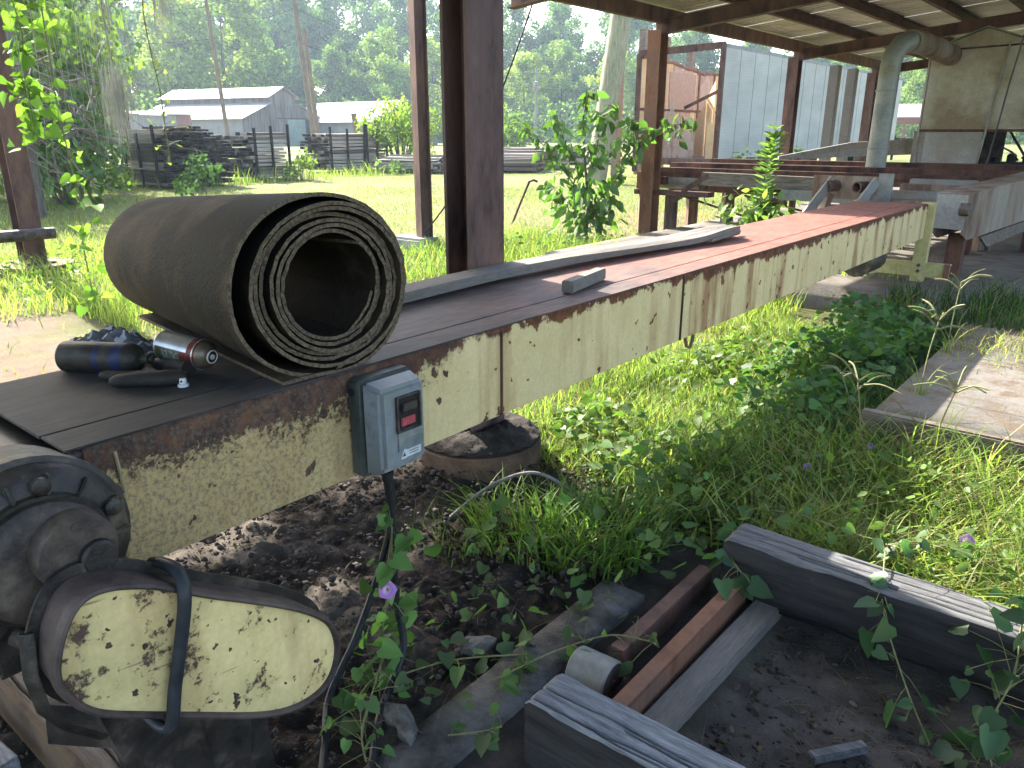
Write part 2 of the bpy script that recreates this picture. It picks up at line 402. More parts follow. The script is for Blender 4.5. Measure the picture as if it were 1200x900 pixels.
# ================================================================== SETTING
def ground():
    def axis(segs):
        out = []
        for a, b, st in segs: out += list(np.arange(a, b - 1e-6, st))
        out.append(segs[-1][1]); return np.array(out)
    xs = axis([(-300, -120, 15), (-120, -40, 5), (-40, -9, 0.5), (-9, -2.9, 0.12), (-2.9, -2.3, .04), (-2.3, -1.0, 0.011), (-1.0, 0.6, 0.022), (0.6, 4, 0.15), (4, 40, 3), (40, 300, 30)])
    ys = axis([(-300, -40, 40), (-40, -2, 2.0), (-2, -0.4, 0.1), (-0.4, .5, .03), (0.5, 2.5, 0.013), (2.5, 3.6, 0.03), (3.6, 14, 0.1), (14, 40, 0.5), (40, 120, 4), (120, 300, 12)])
    X, Y = np.meshgrid(xs, ys, indexing='ij')
    n1 = fbm(X * 1.1, Y * 1.1, 3); n2 = fbm(X * 6, Y * 6, 11); n3 = fbm(X * 17, Y * 17, 23, 3)
    near = sstep(-7, -3, X) * (1 - sstep(0.6, 3, X)) * sstep(-1.5, 0.2, Y) * (1 - sstep(5, 9, Y))
    dirt = sstep(-2.8, -2.2, X) * (1 - sstep(-1.12, -1.02, X)) * (1 - sstep(2.05, 2.55, Y + 0.35 * (n1 - .5)))
    pit = sstep(-0.66, -0.58, X) * (1 - sstep(1.98, 2.10, Y))
    Z = near * 0.05 * (n1 - .5)
    lump = np.clip(n2 - 0.38, 0, 1)
    n4 = fbm(X * 30, Y * 30, 29, 4)
    Z = Z + dirt * (0.055 * lump + 0.050 * (n3 - .45) + .055 * (np.abs(n4 - .5)) - 0.01 + 0.06 * sstep(-1.5, -2.1, X))
    Z = Z * (1 - sstep(-1.12, -1.03, X)) + sstep(-1.12, -1.03, X) * (0.02 * (n1 - .5) + 0.012 * (n3 - .5))
    Z = Z - pit * (0.05 - 0.02 * n2 - 0.010 * n3)
    # bank of soil that rises to the right end of the pit
    Z = Z + 0.10 * sstep(-0.1, 0.35, X) * sstep(1.2, 1.9, Y) * (1 - sstep(2.3, 2.6, Y)) * near
    far = np.hypot(X, Y)
    Z = Z + (far > 9) * (0.10 * (fbm(X * .12, Y * .12, 5) - .5))
    Z = Z + 9.0 * sstep(112, 260, far)                 # the wooded rise far behind the sheds
    # albedo
    def c(*a): return np.array(a)[None, None, :]
    lawn = c(.155, .175, .055) * (0.65 + 0.7 * fbm(X * .6, Y * .6, 41))[..., None]
    dry = c(.28, .25, .125)
    k = sstep(.47, .68, fbm(X * .22, Y * .22, 9))[..., None]
    A = lawn * (1 - .55 * k) + dry * .55 * k
    wsoil = (near * sstep(.40, .6, fbm(X * 2.2, Y * 2.2, 31)))[..., None]
    A = A * (1 - .6 * wsoil) + c(.07, .055, .038) * .6 * wsoil
    sand = (np.exp(-(((X + 5.6) / 1.5) ** 2 + ((Y - 1.5) / .8) ** 2)) * 1.7).clip(0, 1) * sstep(.25, .5, n1)
    sand = np.maximum(sand, (np.exp(-(((X + 4.3) / 2.6) ** 2 + ((Y - 11.5) / 1.8) ** 2)) * 2).clip(0, 1))[..., None]
    A = A * (1 - sand) + c(.25, .185, .13) * sand
    road = (1 - sstep(1.6, 2.6, np.abs(Y + 4 - (X + 10) * -0.62)))
    road = (road * (X < -30) * (X > -90))[..., None]
    A = A * (1 - road) + c(.40, .36, .30) * road
    d = dirt[..., None]
    dc = c(.062, .050, .041) * (0.45 + 1.1 * n3)[..., None]
    dc = dc + c(.135, .115, .095) * (sstep(.44, .60, n2) * sstep(1.9, 1.1, Y) * sstep(-1.15, -1.5, X))[..., None]
    A = A * (1 - d) + dc * d
    mid = (sstep(-1.12, -1.02, X) * (1 - sstep(-.66, -.58, X)) * (1 - sstep(2.1, 2.4, Y)))[..., None] * near[..., None]
    A = A * (1 - mid) + c(.085, .073, .062) * (0.6 + .8 * n3)[..., None] * mid
    p = (pit * near)[..., None]
    A = A * (1 - p) + c(.15, .132, .115) * (0.45 + 0.9 * n3)[..., None] * p
    nx, ny = len(xs), len(ys)
    V = np.stack([X, Y, Z], -1).reshape(-1, 3)
    idx = np.arange(nx * ny).reshape(nx, ny)
    q = np.stack([idx[:-1, :-1], idx[1:, :-1], idx[1:, 1:], idx[:-1, 1:]], -1).reshape(-1)
    t = NT('ground')
    at = t.n('ShaderNodeAttribute'); at.attribute_name = 'Col'
    f = t.math('ADD', t.math('MULTIPLY', t.noise(48, 6, 0.8), .55), t.math('MULTIPLY', t.noise(190, 5, .75), .45)); g = t.noise(7, 6, 0.7)
    col = t.mix(0.75, at.outputs['Color'], t.ramp(f, [(0.3, 0.40), (0.72, 1.25)]), 'MULTIPLY')
    col = t.mix(0.5, col, t.ramp(g, [(0.3, 0.6), (0.7, 1.2)]), 'MULTIPLY')
    m = t.finish(col, 0.95, 0, f, 1.0, 0.03, 0.12)
    o = np_mesh('ground', V, q, np.full(len(q) // 4, 4), m, None, A.reshape(-1, 3), True)
    tag(o, kind='structure')
    return o
ground()

def slab(name, x0, x1, y0, y1, z0, z1, m, seed=0):
    """a slab with an uneven worn top"""
    nx = max(4, int((x1 - x0) / .12)); ny = max(4, int((y1 - y0) / .12))
    nx, ny = min(nx, 90), min(ny, 90)
    xs = np.linspace(x0, x1, nx); ys = np.linspace(y0, y1, ny)
    X, Y = np.meshgrid(xs, ys, indexing='ij')
    Z = z1 + 0.012 * (fbm(X * 2, Y * 2, seed) - .5)
    V = np.stack([X, Y, Z], -1).reshape(-1, 3)
    idx = np.arange(nx * ny).reshape(nx, ny)
    q = list(np.stack([idx[:-1, :-1], idx[1:, :-1], idx[1:, 1:], idx[:-1, 1:]], -1).reshape(-1, 4))
    ring = list(idx[:, 0]) + list(idx[-1, 1:]) + list(idx[::-1, -1][1:]) + list(idx[0, ::-1][1:-1])
    low = V[ring].copy(); low[:, 2] = z0
    b = len(V); V = np.concatenate([V, low]); n = len(ring)
    q += [np.array([ring[(i + 1) % n], ring[i], b + i, b + (i + 1) % n]) for i in range(n)]
    o = np_mesh(name, V, np.concatenate(q), np.full(len(q), 4), m)
    return tag(o, kind='structure')

def slab_mat():
    t = NT('slab with blown dirt')
    a = t.noise(1.6, 6, 0.65); f = t.noise(60, 5, 0.7); g = t.noise(6, 6, 0.7)
    col = t.ramp(a, [(0.35, (0.095, 0.086, 0.075)), (0.6, (0.165, 0.149, 0.13))])
    col = t.mix(t.ramp(g, [(0.48, 0), (0.62, 1)]), col, (0.115, 0.085, 0.058))
    col = t.mix(0.5, col, t.ramp(f, [(0.3, 0.55), (0.7, 1.1)]), 'MULTIPLY')
    return t.finish(col, 0.95, 0, f, 0.5, 0.008, 0.2)
M['slab'] = slab_mat()
slab('concrete_slab', -0.76, 3.6, 3.36, 6.1, -0.2, 0.205, M['slab'], 3)
slab('concrete_floor', -4.6, 3.6, 6.12, 18.5, -0.2, 0.20, M['slab'], 5)
slab('concrete_curb', -1.09, -0.95, 0.2, 1.78, -0.2, 0.018, M['curb'], 8)

# plank that edges the raised slab
mb = MB()
t = thing('edge_plank', 'weathered wooden plank edging the raised concrete slab above the bright weeds', 'plank', (1.2, 3.33, 0))
mb.bar((-0.80, 3.325, 0.135), (3.4, 3.325, 0.135), 0.055, 0.155)
mb.build('plank_board', M['wood_edge'], t, bevel=0.008)
MB().bar((-0.78, 3.325, 0.0), (3.4, 3.325, 0.0), 0.04, 0.08).build('under_board', M['board_end'], t)

# ------------------------------------------------------------------ far open shed
def roof_z(x): return 2.5 + 0.1 * (x + 4.9)
def far_shed():
    t = thing('open_shed', 'open sided steel shed with rusty posts, purlins and pale corrugated roof sheets', 'shed', (-4.95, 8.75, 0))
    for y in (8.75, 13.2, 17.5):
        MB().hbeam((-4.95, y, 0.0), (-4.95, y, 2.47), 0.17, 0.19, 0.012, (0, 1, 0)).build('post', M['rust_orange'] if y < 10 else M['rust_post'], t)
    for y in (15.2, 16.2):
        MB().bar((-4.95, y, 0.0), (-4.95, y, 2.47), 0.17, 0.17).build('post', M['wood_y'], t, bevel=0.01, label='grey wooden prop post')
    for y in (6.05, 13.2):
        MB().bar((3.35, y, 0.2), (3.35, y, roof_z(3.35) - .1), 0.17, 0.17).build('post', M['rust_post'], t)
    for y in (6.05, 8.75, 13.2, 17.5):
        MB().hbeam((-4.98, y, roof_z(-4.98)), (3.7, y, roof_z(3.7)), 0.11, 0.16, 0.012, (0, 0, 1)).build('rafter', M['rust_post'], t)
    MB().bar((-4.86, 5.9, 2.61), (-4.86, 17.7, 2.61), 0.07, 0.16).build('eave_beam', M['rust_post'], t)
    x = -4.05
    while x < 3.7:
        z = roof_z(x) + 0.085
        mb = MB(); mb.ext(x - .004, x + .004, 5.95, 17.65, z, z + .13)
        mb.ext(x + .004, x + .06, 5.95, 17.65, z + .122, z + .13); mb.ext(x + .004, x + .06, 5.95, 17.65, z, z + .008)
        mb.build('purlin', M['rust'], t)
        x += 0.71
    # corrugated sheets, each a part; ribs run up the slope
    base = None
    y = 5.85; k = 0
    while y < 17.7:
        prof = []
        for r in range(6):
            yy = r * 0.145
            prof += [(yy, 0), (yy + .085, 0), (yy + .10, .022), (yy + .13, .022)]
        prof.append((0.87, 0))
        V = []; F = []
        for (yy, zz) in prof:
            for xx in (-5.0, 3.85):
                V.append((xx, y + yy, roof_z(xx) + 0.222 + zz + (0.002 if k % 2 else 0)))
        for i in range(len(prof) - 1): F.append((2 * i, 2 * i + 1, 2 * i + 3, 2 * i + 2))
        mb = MB(); mb.add(V, F)
        mb.build('roof_sheet', M['roofsheet'], t)
        # lap seam: a thin strap where the sheets meet
        y += 0.87; k += 1
    return t
far_shed()

# ------------------------------------------------------------------ near roof that shades the table and the pit
def near_shed():
    t = thing('shelter_roof', 'low rusty roof above the conveyor that shades the belt roll and the pit', 'roof', (-2, 1.0, 0))
    zr = lambda x: 2.55 + 0.1 * (x + 4.9)
    y = -2.2
    while y < 2.55:
        V = [(xx, yy, zr(xx) + .12 + (0.02 if i % 2 else 0)) for i, yy in enumerate(np.linspace(y, y + .95, 9)) for xx in (-5.2, 1.6)]
        mb = MB(); mb.add(V, [(2 * i, 2 * i + 1, 2 * i + 3, 2 * i + 2) for i in range(8)])
        mb.build('roof_sheet', M['roofsheet'], t); y += .95
    for yy in (-2.1, 0.2, 2.45):
        MB().bar((-5.1, yy, zr(-5.1)), (1.5, yy, zr(1.5)), 0.1, 0.18).build('rafter', M['rust'], t)
    MB().bar((-5.1, -2.2, zr(-5.1) - .1), (-5.1, 2.55, zr(-5.1) - .1), 0.06, 0.16).build('eave_beam', M['rust'], t)
    for (x, yy) in ((-5.1, -2.1), (1.5, -2.1), (1.5, 2.3)):
        MB().bar((x, yy, 0), (x, yy, zr(x) - .1), 0.16, 0.16).build('post', M['rust'], t)
    return t
near_shed()

# main column: H section on a round soil-filled pier
t = thing('steel_column', 'thick dark red-brown steel column rising behind the belt roll', 'column', (-1.99, 2.2, 0.1))
MB().hbeam((-1.99, 2.2, 0.13), (-1.99, 2.2, 2.75), 0.195, 0.125, 0.014, (1, 0, 0)).build('shaft', M['column'], t)
MB().ext(-2.10, -1.88, 2.09, 2.31, 0.14, 0.155).build('base_plate', M['rust'], t)
t = thing('column_pier', 'round rusty pipe pier heaped with black soil under the thick column', 'pier', (-1.99, 2.2, 0))
MB().lathe((-1.99, 2.2, -0.15), (0, 0, 1), [(0, .262), (.282, .262), (.288, .256)], 40).build('pipe_wall', M['pier'], t, smooth=True)
def heap(name, cx, cy, z, r, h, m, parent, seed, n=40):
    V = []; F = []
    for i in range(n + 1):
        for j in range(n * 2):
            rr = r * i / n; a = math.pi * j / n
            x, y = cx + rr * math.cos(a), cy + rr * math.sin(a)
            V.append((x, y, 0))
    V = np.array(V)
    d = np.hypot(V[:, 0] - cx, V[:, 1] - cy) / r
    V[:, 2] = z + h * (1 - d ** 5) + 0.05 * (fbm(V[:, 0] * 14, V[:, 1] * 14, seed) - .5) * (1 - d ** 6) + 0.03 * (fbm(V[:, 0] * 40, V[:, 1] * 40, seed + 3) - .5)
    w = n * 2
    q = [(i * w + j, (i + 1) * w + j, (i + 1) * w + (j + 1) % w, i * w + (j + 1) % w) for i in range(n) for j in range(w)]
    o = np_mesh(name, V, np.array(q).ravel(), np.full(len(q), 4), m, parent, None, True)
    return o
heap('soil_fill', -1.99, 2.2, 0.148, 0.256, 0.05, M['soil'], t, 5)

# left post with a stub pipe, on a round footing
t = thing('steel_post', 'rust brown steel post with a black stub pipe at the left edge of the picture', 'post', (-8.49, 2.87, 0))
MB().hbeam((-8.49, 2.87, 0.1), (-8.49, 2.87, 3.3), 0.19, 0.20, 0.014, (1, 0, 0)).build('shaft', M['rust_post'], t)
MB().lathe((-8.49, 2.87, -0.1), (0, 0, 1), [(0, .36), (.2, .36)], 32).build('footing', M['pier'], t, smooth=True)
MB().ext(-8.66, -8.32, 2.72, 3.02, 0.095, 0.12).build('base_plate', M['rust'], t)
MB().tube([(-8.30, 2.35, 0.40), (-8.25, 3.02, 0.40)], 0.055, 14).build('stub_pipe', M['dark_steel'], t, smooth=True)
MB().lathe((-8.30, 2.42, 0.40), (0, 1, 0), [(0, .10), (.04, .10)], 16).build('pipe_flange', M['dark_steel'], t, smooth=True)

t = thing('steel_post', 'slim rusty steel post standing in the grass left of the thick column', 'post', (-6.77, 6.58, 0))
MB().hbeam((-6.77, 6.58, 0.0), (-6.77, 6.58, 3.3), 0.15, 0.15, 0.012, (0.3, 0.95, 0)).build('shaft', M['rust_post'], t)
MB().ext(-7.15, -6.62, 6.36, 6.72, -0.1, 0.13).build('footing', M['concrete'], t, bevel=0.03)

# guy cable from the shed eave down to the slim post
p0, p1 = Vector((-4.95, 6.35, 2.52)), Vector((-6.75, 6.50, 0.16))
t = tag(MB().tube([p0.lerp(p1, k / 14) + Vector((0, 0, -0.30 * 4 * (k / 14) * (1 - k / 14))) for k in range(15)], 0.009, 6).build('guy_cable', M['black'], None),
        'thin black cable sagging from the far shed roof behind the thick column', 'cable')

# leaning pale utility pole, and the bent rod
t = thing('utility_pole', 'pale leaning wooden pole just behind the leafy sapling', 'pole', (-12.0, 18.17, 0))
MB().tube([(-12.0, 18.17, -0.1), (-11.65, 18.17, 2.2), (-11.25, 18.17, 4.9), (-10.8, 18.17, 8.0)], [0.285, 0.275, 0.265, 0.25], 20).build('pole_shaft', M['pole'], t, smooth=True)
t = thing('marker_rod', 'thin rusty rod with a hooked top stuck in the mown grass', 'rod', (-7.56, 9.26, 0))
MB().tube([(-7.58, 9.2, -0.05), (-7.48, 9.32, 0.33), (-7.40, 9.42, 0.62), (-7.35, 9.46, 0.645), (-7.30, 9.50, 0.62)], 0.018, 8).build('rod', M['rust'], t)

# ------------------------------------------------------------------ log deck
def log_deck():
    t = thing('log_deck', 'rusty steel log deck on short legs beside the far shed post', 'log deck', (-3.5, 9.4, 0.2))
    def leg(x, y, z1, z0=-.05):
        mb = MB().hbeam((x, y, z0), (x, y, z1), 0.13, 0.13, 0.012, (0.7, 0.7, 0))
        mb.prism([(x - .07, y, z1), (x + .19, y, z1), (x - .07, y, z1 - .16)], (0, .012, 0))
        mb.build('leg', M['trough'], t)
    for x, y in ((-5.1, 8.9), (-4.72, 8.9), (-4.86, 9.75), (-4.35, 9.75), (-3.6, 9.3), (-2.9, 8.9), (-1.3, 9.0)): leg(x, y, .58, 0.0)
    MB().ext(-5.22, -4.2, 8.82, 9.0, .58, .64).build('sill_plate', M['rust_post'], t)
    MB().ext(-5.20, -4.98, 8.84, 9.02, .645, .86).build('end_box', M['rust_orange'], t)
    MB().bar((-5.2, 9.75, .62), (-1.0, 9.75, .62), .10, .08).build('sill_plate', M['rust'], t)
    MB().tube([(-5.0, 9.15, .76), (-4.45, 9.15, .76)], .115, 20).build('tail_drum', M['galv_light'], t, smooth=True)
    MB().lathe((-4.44, 9.15, .76), (1, 0, 0), [(0, .13), (.03, .13)], 20).build('drum_sprocket', M['dark_steel'], t, smooth=True)
    MB().bar((-4.55, 8.83, .64), (-4.2, 8.83, .84), .035, .06).build('brace', M['rust_post'], t)
    MB().bar((-4.3, 8.86, .80), (-2.5, 8.86, .78), .09, .15).build('front_beam', M['wood_edge'], t)
    MB().bar((-3.3, 8.80, .66), (-2.5, 8.80, .66), .05, .11).build('front_beam', M['galv_light'], t)
    for i, (y, z) in enumerate(((9.05, .91), (9.35, .96), (9.75, .95), (10.15, .99), (10.6, .98))):
        mb = MB(); mb.ext(-5.1 + .1 * i, -1.0, y - .035, y + .035, z - .06, z + .0)
        mb.ext(-5.1 + .1 * i, -1.0, y - .01, y + .01, z - .13, z - .06)
        mb.build('chain_rail', M['rust'], t)
    for x in (-4.9, -3.9, -2.9, -1.9):
        MB().ext(x - .04, x + .04, 8.95, 10.7, .70, .80).build('cross_beam', M['rust'], t)
    for p, q in (((-4.6, 8.84, .60), (-3.7, 8.95, .36)), ((-3.9, 9.2, .60), (-2.7, 9.4, .33)), ((-3.0, 9.2, .62), (-2.2, 9.6, .42))):
        MB().tube([p, q], .014, 6).build('tie_rod', M['rust'], t)
    MB().bar((-5.05, 8.86, .64), (-5.05, 8.86, 1.02), .06, .04).build('stake', M['rust'], t)
    MB().bar((-4.35, 10.9, .95), (-4.35, 10.9, 1.28), .06, .05).build('stake', M['rust'], t)
    return t
log_deck()

t = thing('steel_trough', 'long grey sheet trough sloping up behind the log deck', 'trough', (-3.0, 10.9, 0.2))
mb = MB()
mb.prism([(-4.1, 10.7, .98), (-2.45, 11.6, 1.06), (-2.45, 11.6, 1.26), (-3.3, 11.1, 1.20), (-4.1, 10.7, 1.02)], (-.05, .09, 0))
mb.build('side_sheet', M['galv_light'], t)
for x, y in ((-3.9, 10.85), (-2.6, 11.6)): MB().bar((x, y, .2), (x, y, 1.0), .07, .07).build('leg', M['rust'], t)

# rack of cross slats between the bracket and the trough
t = thing('transfer_deck', 'rack of dark steel cross bars behind the end of the red table', 'roller deck', (-1.6, 8.2, 0.2))
for i, (y, z) in enumerate(((7.25, .69), (7.55, .765), (7.9, .82), (8.3, .86), (8.65, .89))):
    MB().ext(-1.95, -1.36, y - .05, y + .06, z - .075, z).build('cross_bar', M['trough'] if i % 2 else M['galv_light'], t, bevel=.006)
for x in (-1.97, -1.35): MB().bar((x, 7.2, .60), (x, 8.75, .78), .04, .08).build('side_rail', M['rust'], t)
for x, y in ((-1.97, 7.3), (-1.35, 8.6), (-1.97, 8.6)): MB().bar((x, y, .2), (x, y, .62), .07, .07).build('leg', M['rust'], t)

t = thing('pipe_bracket', 'rusty plate on two grey braces holding two open pipe stubs', 'bracket', (-2.2, 7.5, 0.2))
MB().ext(-2.52, -1.95, 7.49, 7.51, .75, .955).build('plate', M['trough'], t)
MB().ext(-1.95, -1.83, 7.485, 7.515, .74, .985).build('end_plate', M['galv_light'], t)
for x in (-2.30, -2.04):
    mb = MB()
    mb.lathe((x, 7.50, .865), (-.35, -.94, 0), [(0.012, .05), (.15, .05), (.15, .04), (.03, .04)], 18, caps=False)
    mb.build('pipe_stub', M['rust_post'], t, smooth=True)
for x in (-2.36, -1.98):
    MB().bar((x + .03, 7.44, .92), (x - .12, 6.9, .45), .09, .02, (1, -.3, .2)).build('brace', M['galv_light'], t)
    MB().bar((x + .02, 7.40, .80), (x - .05, 7.2, .20), .07, .07).build('leg', M['trough'], t)

# heavy grey trough that continues the line of the table
def big_trough():
    t = thing('conveyor_trough', 'heavy rust streaked grey trough beam running off past the yellow table end', 'conveyor', (-1.1, 8.5, 0.2))
    a0, a1 = Vector((-1.25, 6.98, 0)), Vector((-0.52, 11.6, 0))
    d = (a1 - a0).normalized(); s = Vector((d.y, -d.x, 0))       # s points to the right, +X
    def P(k, side, z): q = a0 + d * k; return Vector((q.x, q.y, 0)) + s * side + Vector((0, 0, z))
    L = (a1 - a0).length; up = 0.045 * L
    mb = MB()
    for sd in (0.10, -0.115):
        mb.prism([P(0, sd, .56), P(.12, sd, .51), P(L, sd, .51 + up), P(L, sd, .87 + up), P(0, sd, .87)], s * .012)
    mb.build('side_sheet', M['trough'], t)
    MB().prism([P(-.01, -.12, .873), P(L, -.12, .873 + up), P(L, .125, .873 + up), P(-.01, .125, .873)], (0, 0, .008)).build('top_flange', M['trough'], t)
    MB().prism([P(-.012, -.115, .60), P(-.012, -.115, .87), P(-.012, .112, .87), P(-.012, .112, .60)], d * .01).build('end_plate', M['galv_light'], t)
    MB().tube([P(-.03, .08, .76), P(-.03, .15, .76)], .05, 14).build('end_bearing', M['dark_steel'], t, smooth=True)
    for k in (0.25, 2.2, 4.4):
        MB().bar(P(k, .0, .2), P(k, 0, .53 + .045 * k), .12, .12).build('leg', M['rust'], t)
    MB().prism([P(.5, .07, .50), P(2.6, .07, .60), P(2.6, .07, .52), P(.7, .07, .40)], s * .02).build('under_guard', M['wood_edge'], t)
big_trough()

# dust pipe and sheet metal booth
t = thing('dust_duct', 'dull grey dust pipe with an elbow rising to the sheet metal booth', 'pipe', (-2.52, 9.5, 0.9))
pts = [(-2.53, 9.5, .83), (-2.525, 9.5, 1.5), (-2.52, 9.5, 2.02), (-2.505, 9.53, 2.14), (-2.47, 9.62, 2.23), (-2.43, 9.80, 2.27)]
MB().tube(pts, .105, 20).build('pipe', M['galv'], t, smooth=True, angle=60)
MB().tube([(-2.435, 9.78, 2.27), (-2.38, 10.1, 2.275), (-2.25, 11.05, 2.2)], .12, 20).build('elbow', M['trough'], t, smooth=True, angle=60)
for z in (1.15, 1.75): MB().lathe((-2.528, 9.5, z), (0, 0, 1), [(0, .112), (.02, .112)], 20).build('joint_band', M['galv_light'], t, smooth=True)

def booth():
    t = thing('sheet_metal_booth', 'rust stained sheet metal booth with a gabled top and a dark opening', 'booth', (-1.9, 11.6, 0.2))
    y = 11.0
    mb = MB(); mb.prism([(-2.46, y, 1.352), (-2.46, y, 2.27), (-1.91, y, 2.475), (-1.40, y, 2.29), (-1.40, y, 1.352)], (0, .03, 0)); mb.build('wall_sheet', M['booth'], t)
    mb = MB(); mb.prism([(-1.396, y, 1.352), (-1.396, y, 2.285), (-.2, y, 2.30), (-.2, y, 1.352)], (0, .032, 0)); mb.build('wall_sheet', M['booth'], t)
    MB().ext(-2.40, -1.78, y + .004, y + .034, .20, 1.345).build('wall_sheet', M['booth_grey'], t)
    MB().ext(-2.53, -2.402, y + .01, y + .06, .20, 1.345).build('corner_strip', M['galv_light'], t)
    MB().ext(-1.78, -.2, y + .006, y + .036, .20, .80).build('wall_sheet', M['booth_grey'], t)
    MB().bar((-1.80, y - .005, .8), (-1.66, y - .005, 2.32), .03, .02).build('seam_strip', M['galv'], t)
    MB().bar((-2.47, y - .004, 1.35), (-.2, y - .004, 1.35), .012, .03).build('seam_strip', M['rust'], t)
    MB().bar((-2.44, y - .004, 2.262), (-1.40, y - .004, 2.285), .012, .02).build('seam_strip', M['rust'], t)
    MB().ext(-2.49, -2.47, y, 12.6, .2, 2.25).build('side_sheet', M['booth'], t)
    mb = MB()
    mb.prism([(-2.52, y - .03, 2.262), (-1.91, y - .03, 2.49), (-1.91, y - .03, 2.50), (-2.52, y - .03, 2.274)], (0, 1.65, 0))
    mb.prism([(-1.909, y - .03, 2.49), (-1.36, y - .03, 2.29), (-1.36, y - .03, 2.302), (-1.909, y - .03, 2.50)], (0, 1.65, 0))
    mb.build('booth_roof', M['galv'], t)
    MB().ext(-1.36, -.2, y - .03, 12.62, 2.302, 2.312).build('booth_roof', M['galv'], t)
    MB().ext(-2.4, -1.75, 12.58, 12.6, .2, 2.2).build('back_sheet', M['dark_steel'], t)
    MB().ext(-1.75, -.2, 12.58, 12.6, 1.36, 2.2).build('back_sheet', M['dark_steel'], t)
    # machinery seen in the opening
    e = thing('engine', 'dark machinery seen in the opening of the sheet metal booth', 'machine', (-1.3, 11.7, 0.2))
    MB().ext(-1.75, -.5, 11.5, 11.9, .2, .98).build('engine_block', M['black'], e, bevel=.02)
    for i in range(6):
        MB().lathe((-1.68 + i * .17, 11.6, .98), (0, 0, 1), [(0, .055), (.05 + .03 * (i % 3), .055), (.06 + .04 * (i % 3), .03)], 12).build('cylinder_head', M['black'], e, smooth=True)
    MB().tube([(-1.7, 11.45, 1.05), (-1.62, 11.45, 1.16), (-1.5, 11.45, 1.1), (-1.42, 11.45, 1.0)], .014, 6).build('hose', M['dark_steel'], e)
    MB().bar((-1.7, 12.4, 1.36), (-1.45, 12.4, 1.0), .03, .03).build('frame_bar', M['dark_steel'], e)
    MB().bar((-1.50, 12.4, 1.0), (-1.15, 12.4, 1.4), .03, .03).build('frame_bar', M['dark_steel'], e)
booth()
# hanging rope
tag(MB().tube([(-1.02, 7.9, 2.9), (-1.10, 7.95, 2.2), (-1.16, 8.0, 1.75), (-1.2, 8.05, 1.35), (-1.24, 8.1, 1.0)], .007, 6).build('hanging_rope', M['strap'], None),
    'thin rope hanging in front of the sheet metal booth from the shed roof', 'rope')

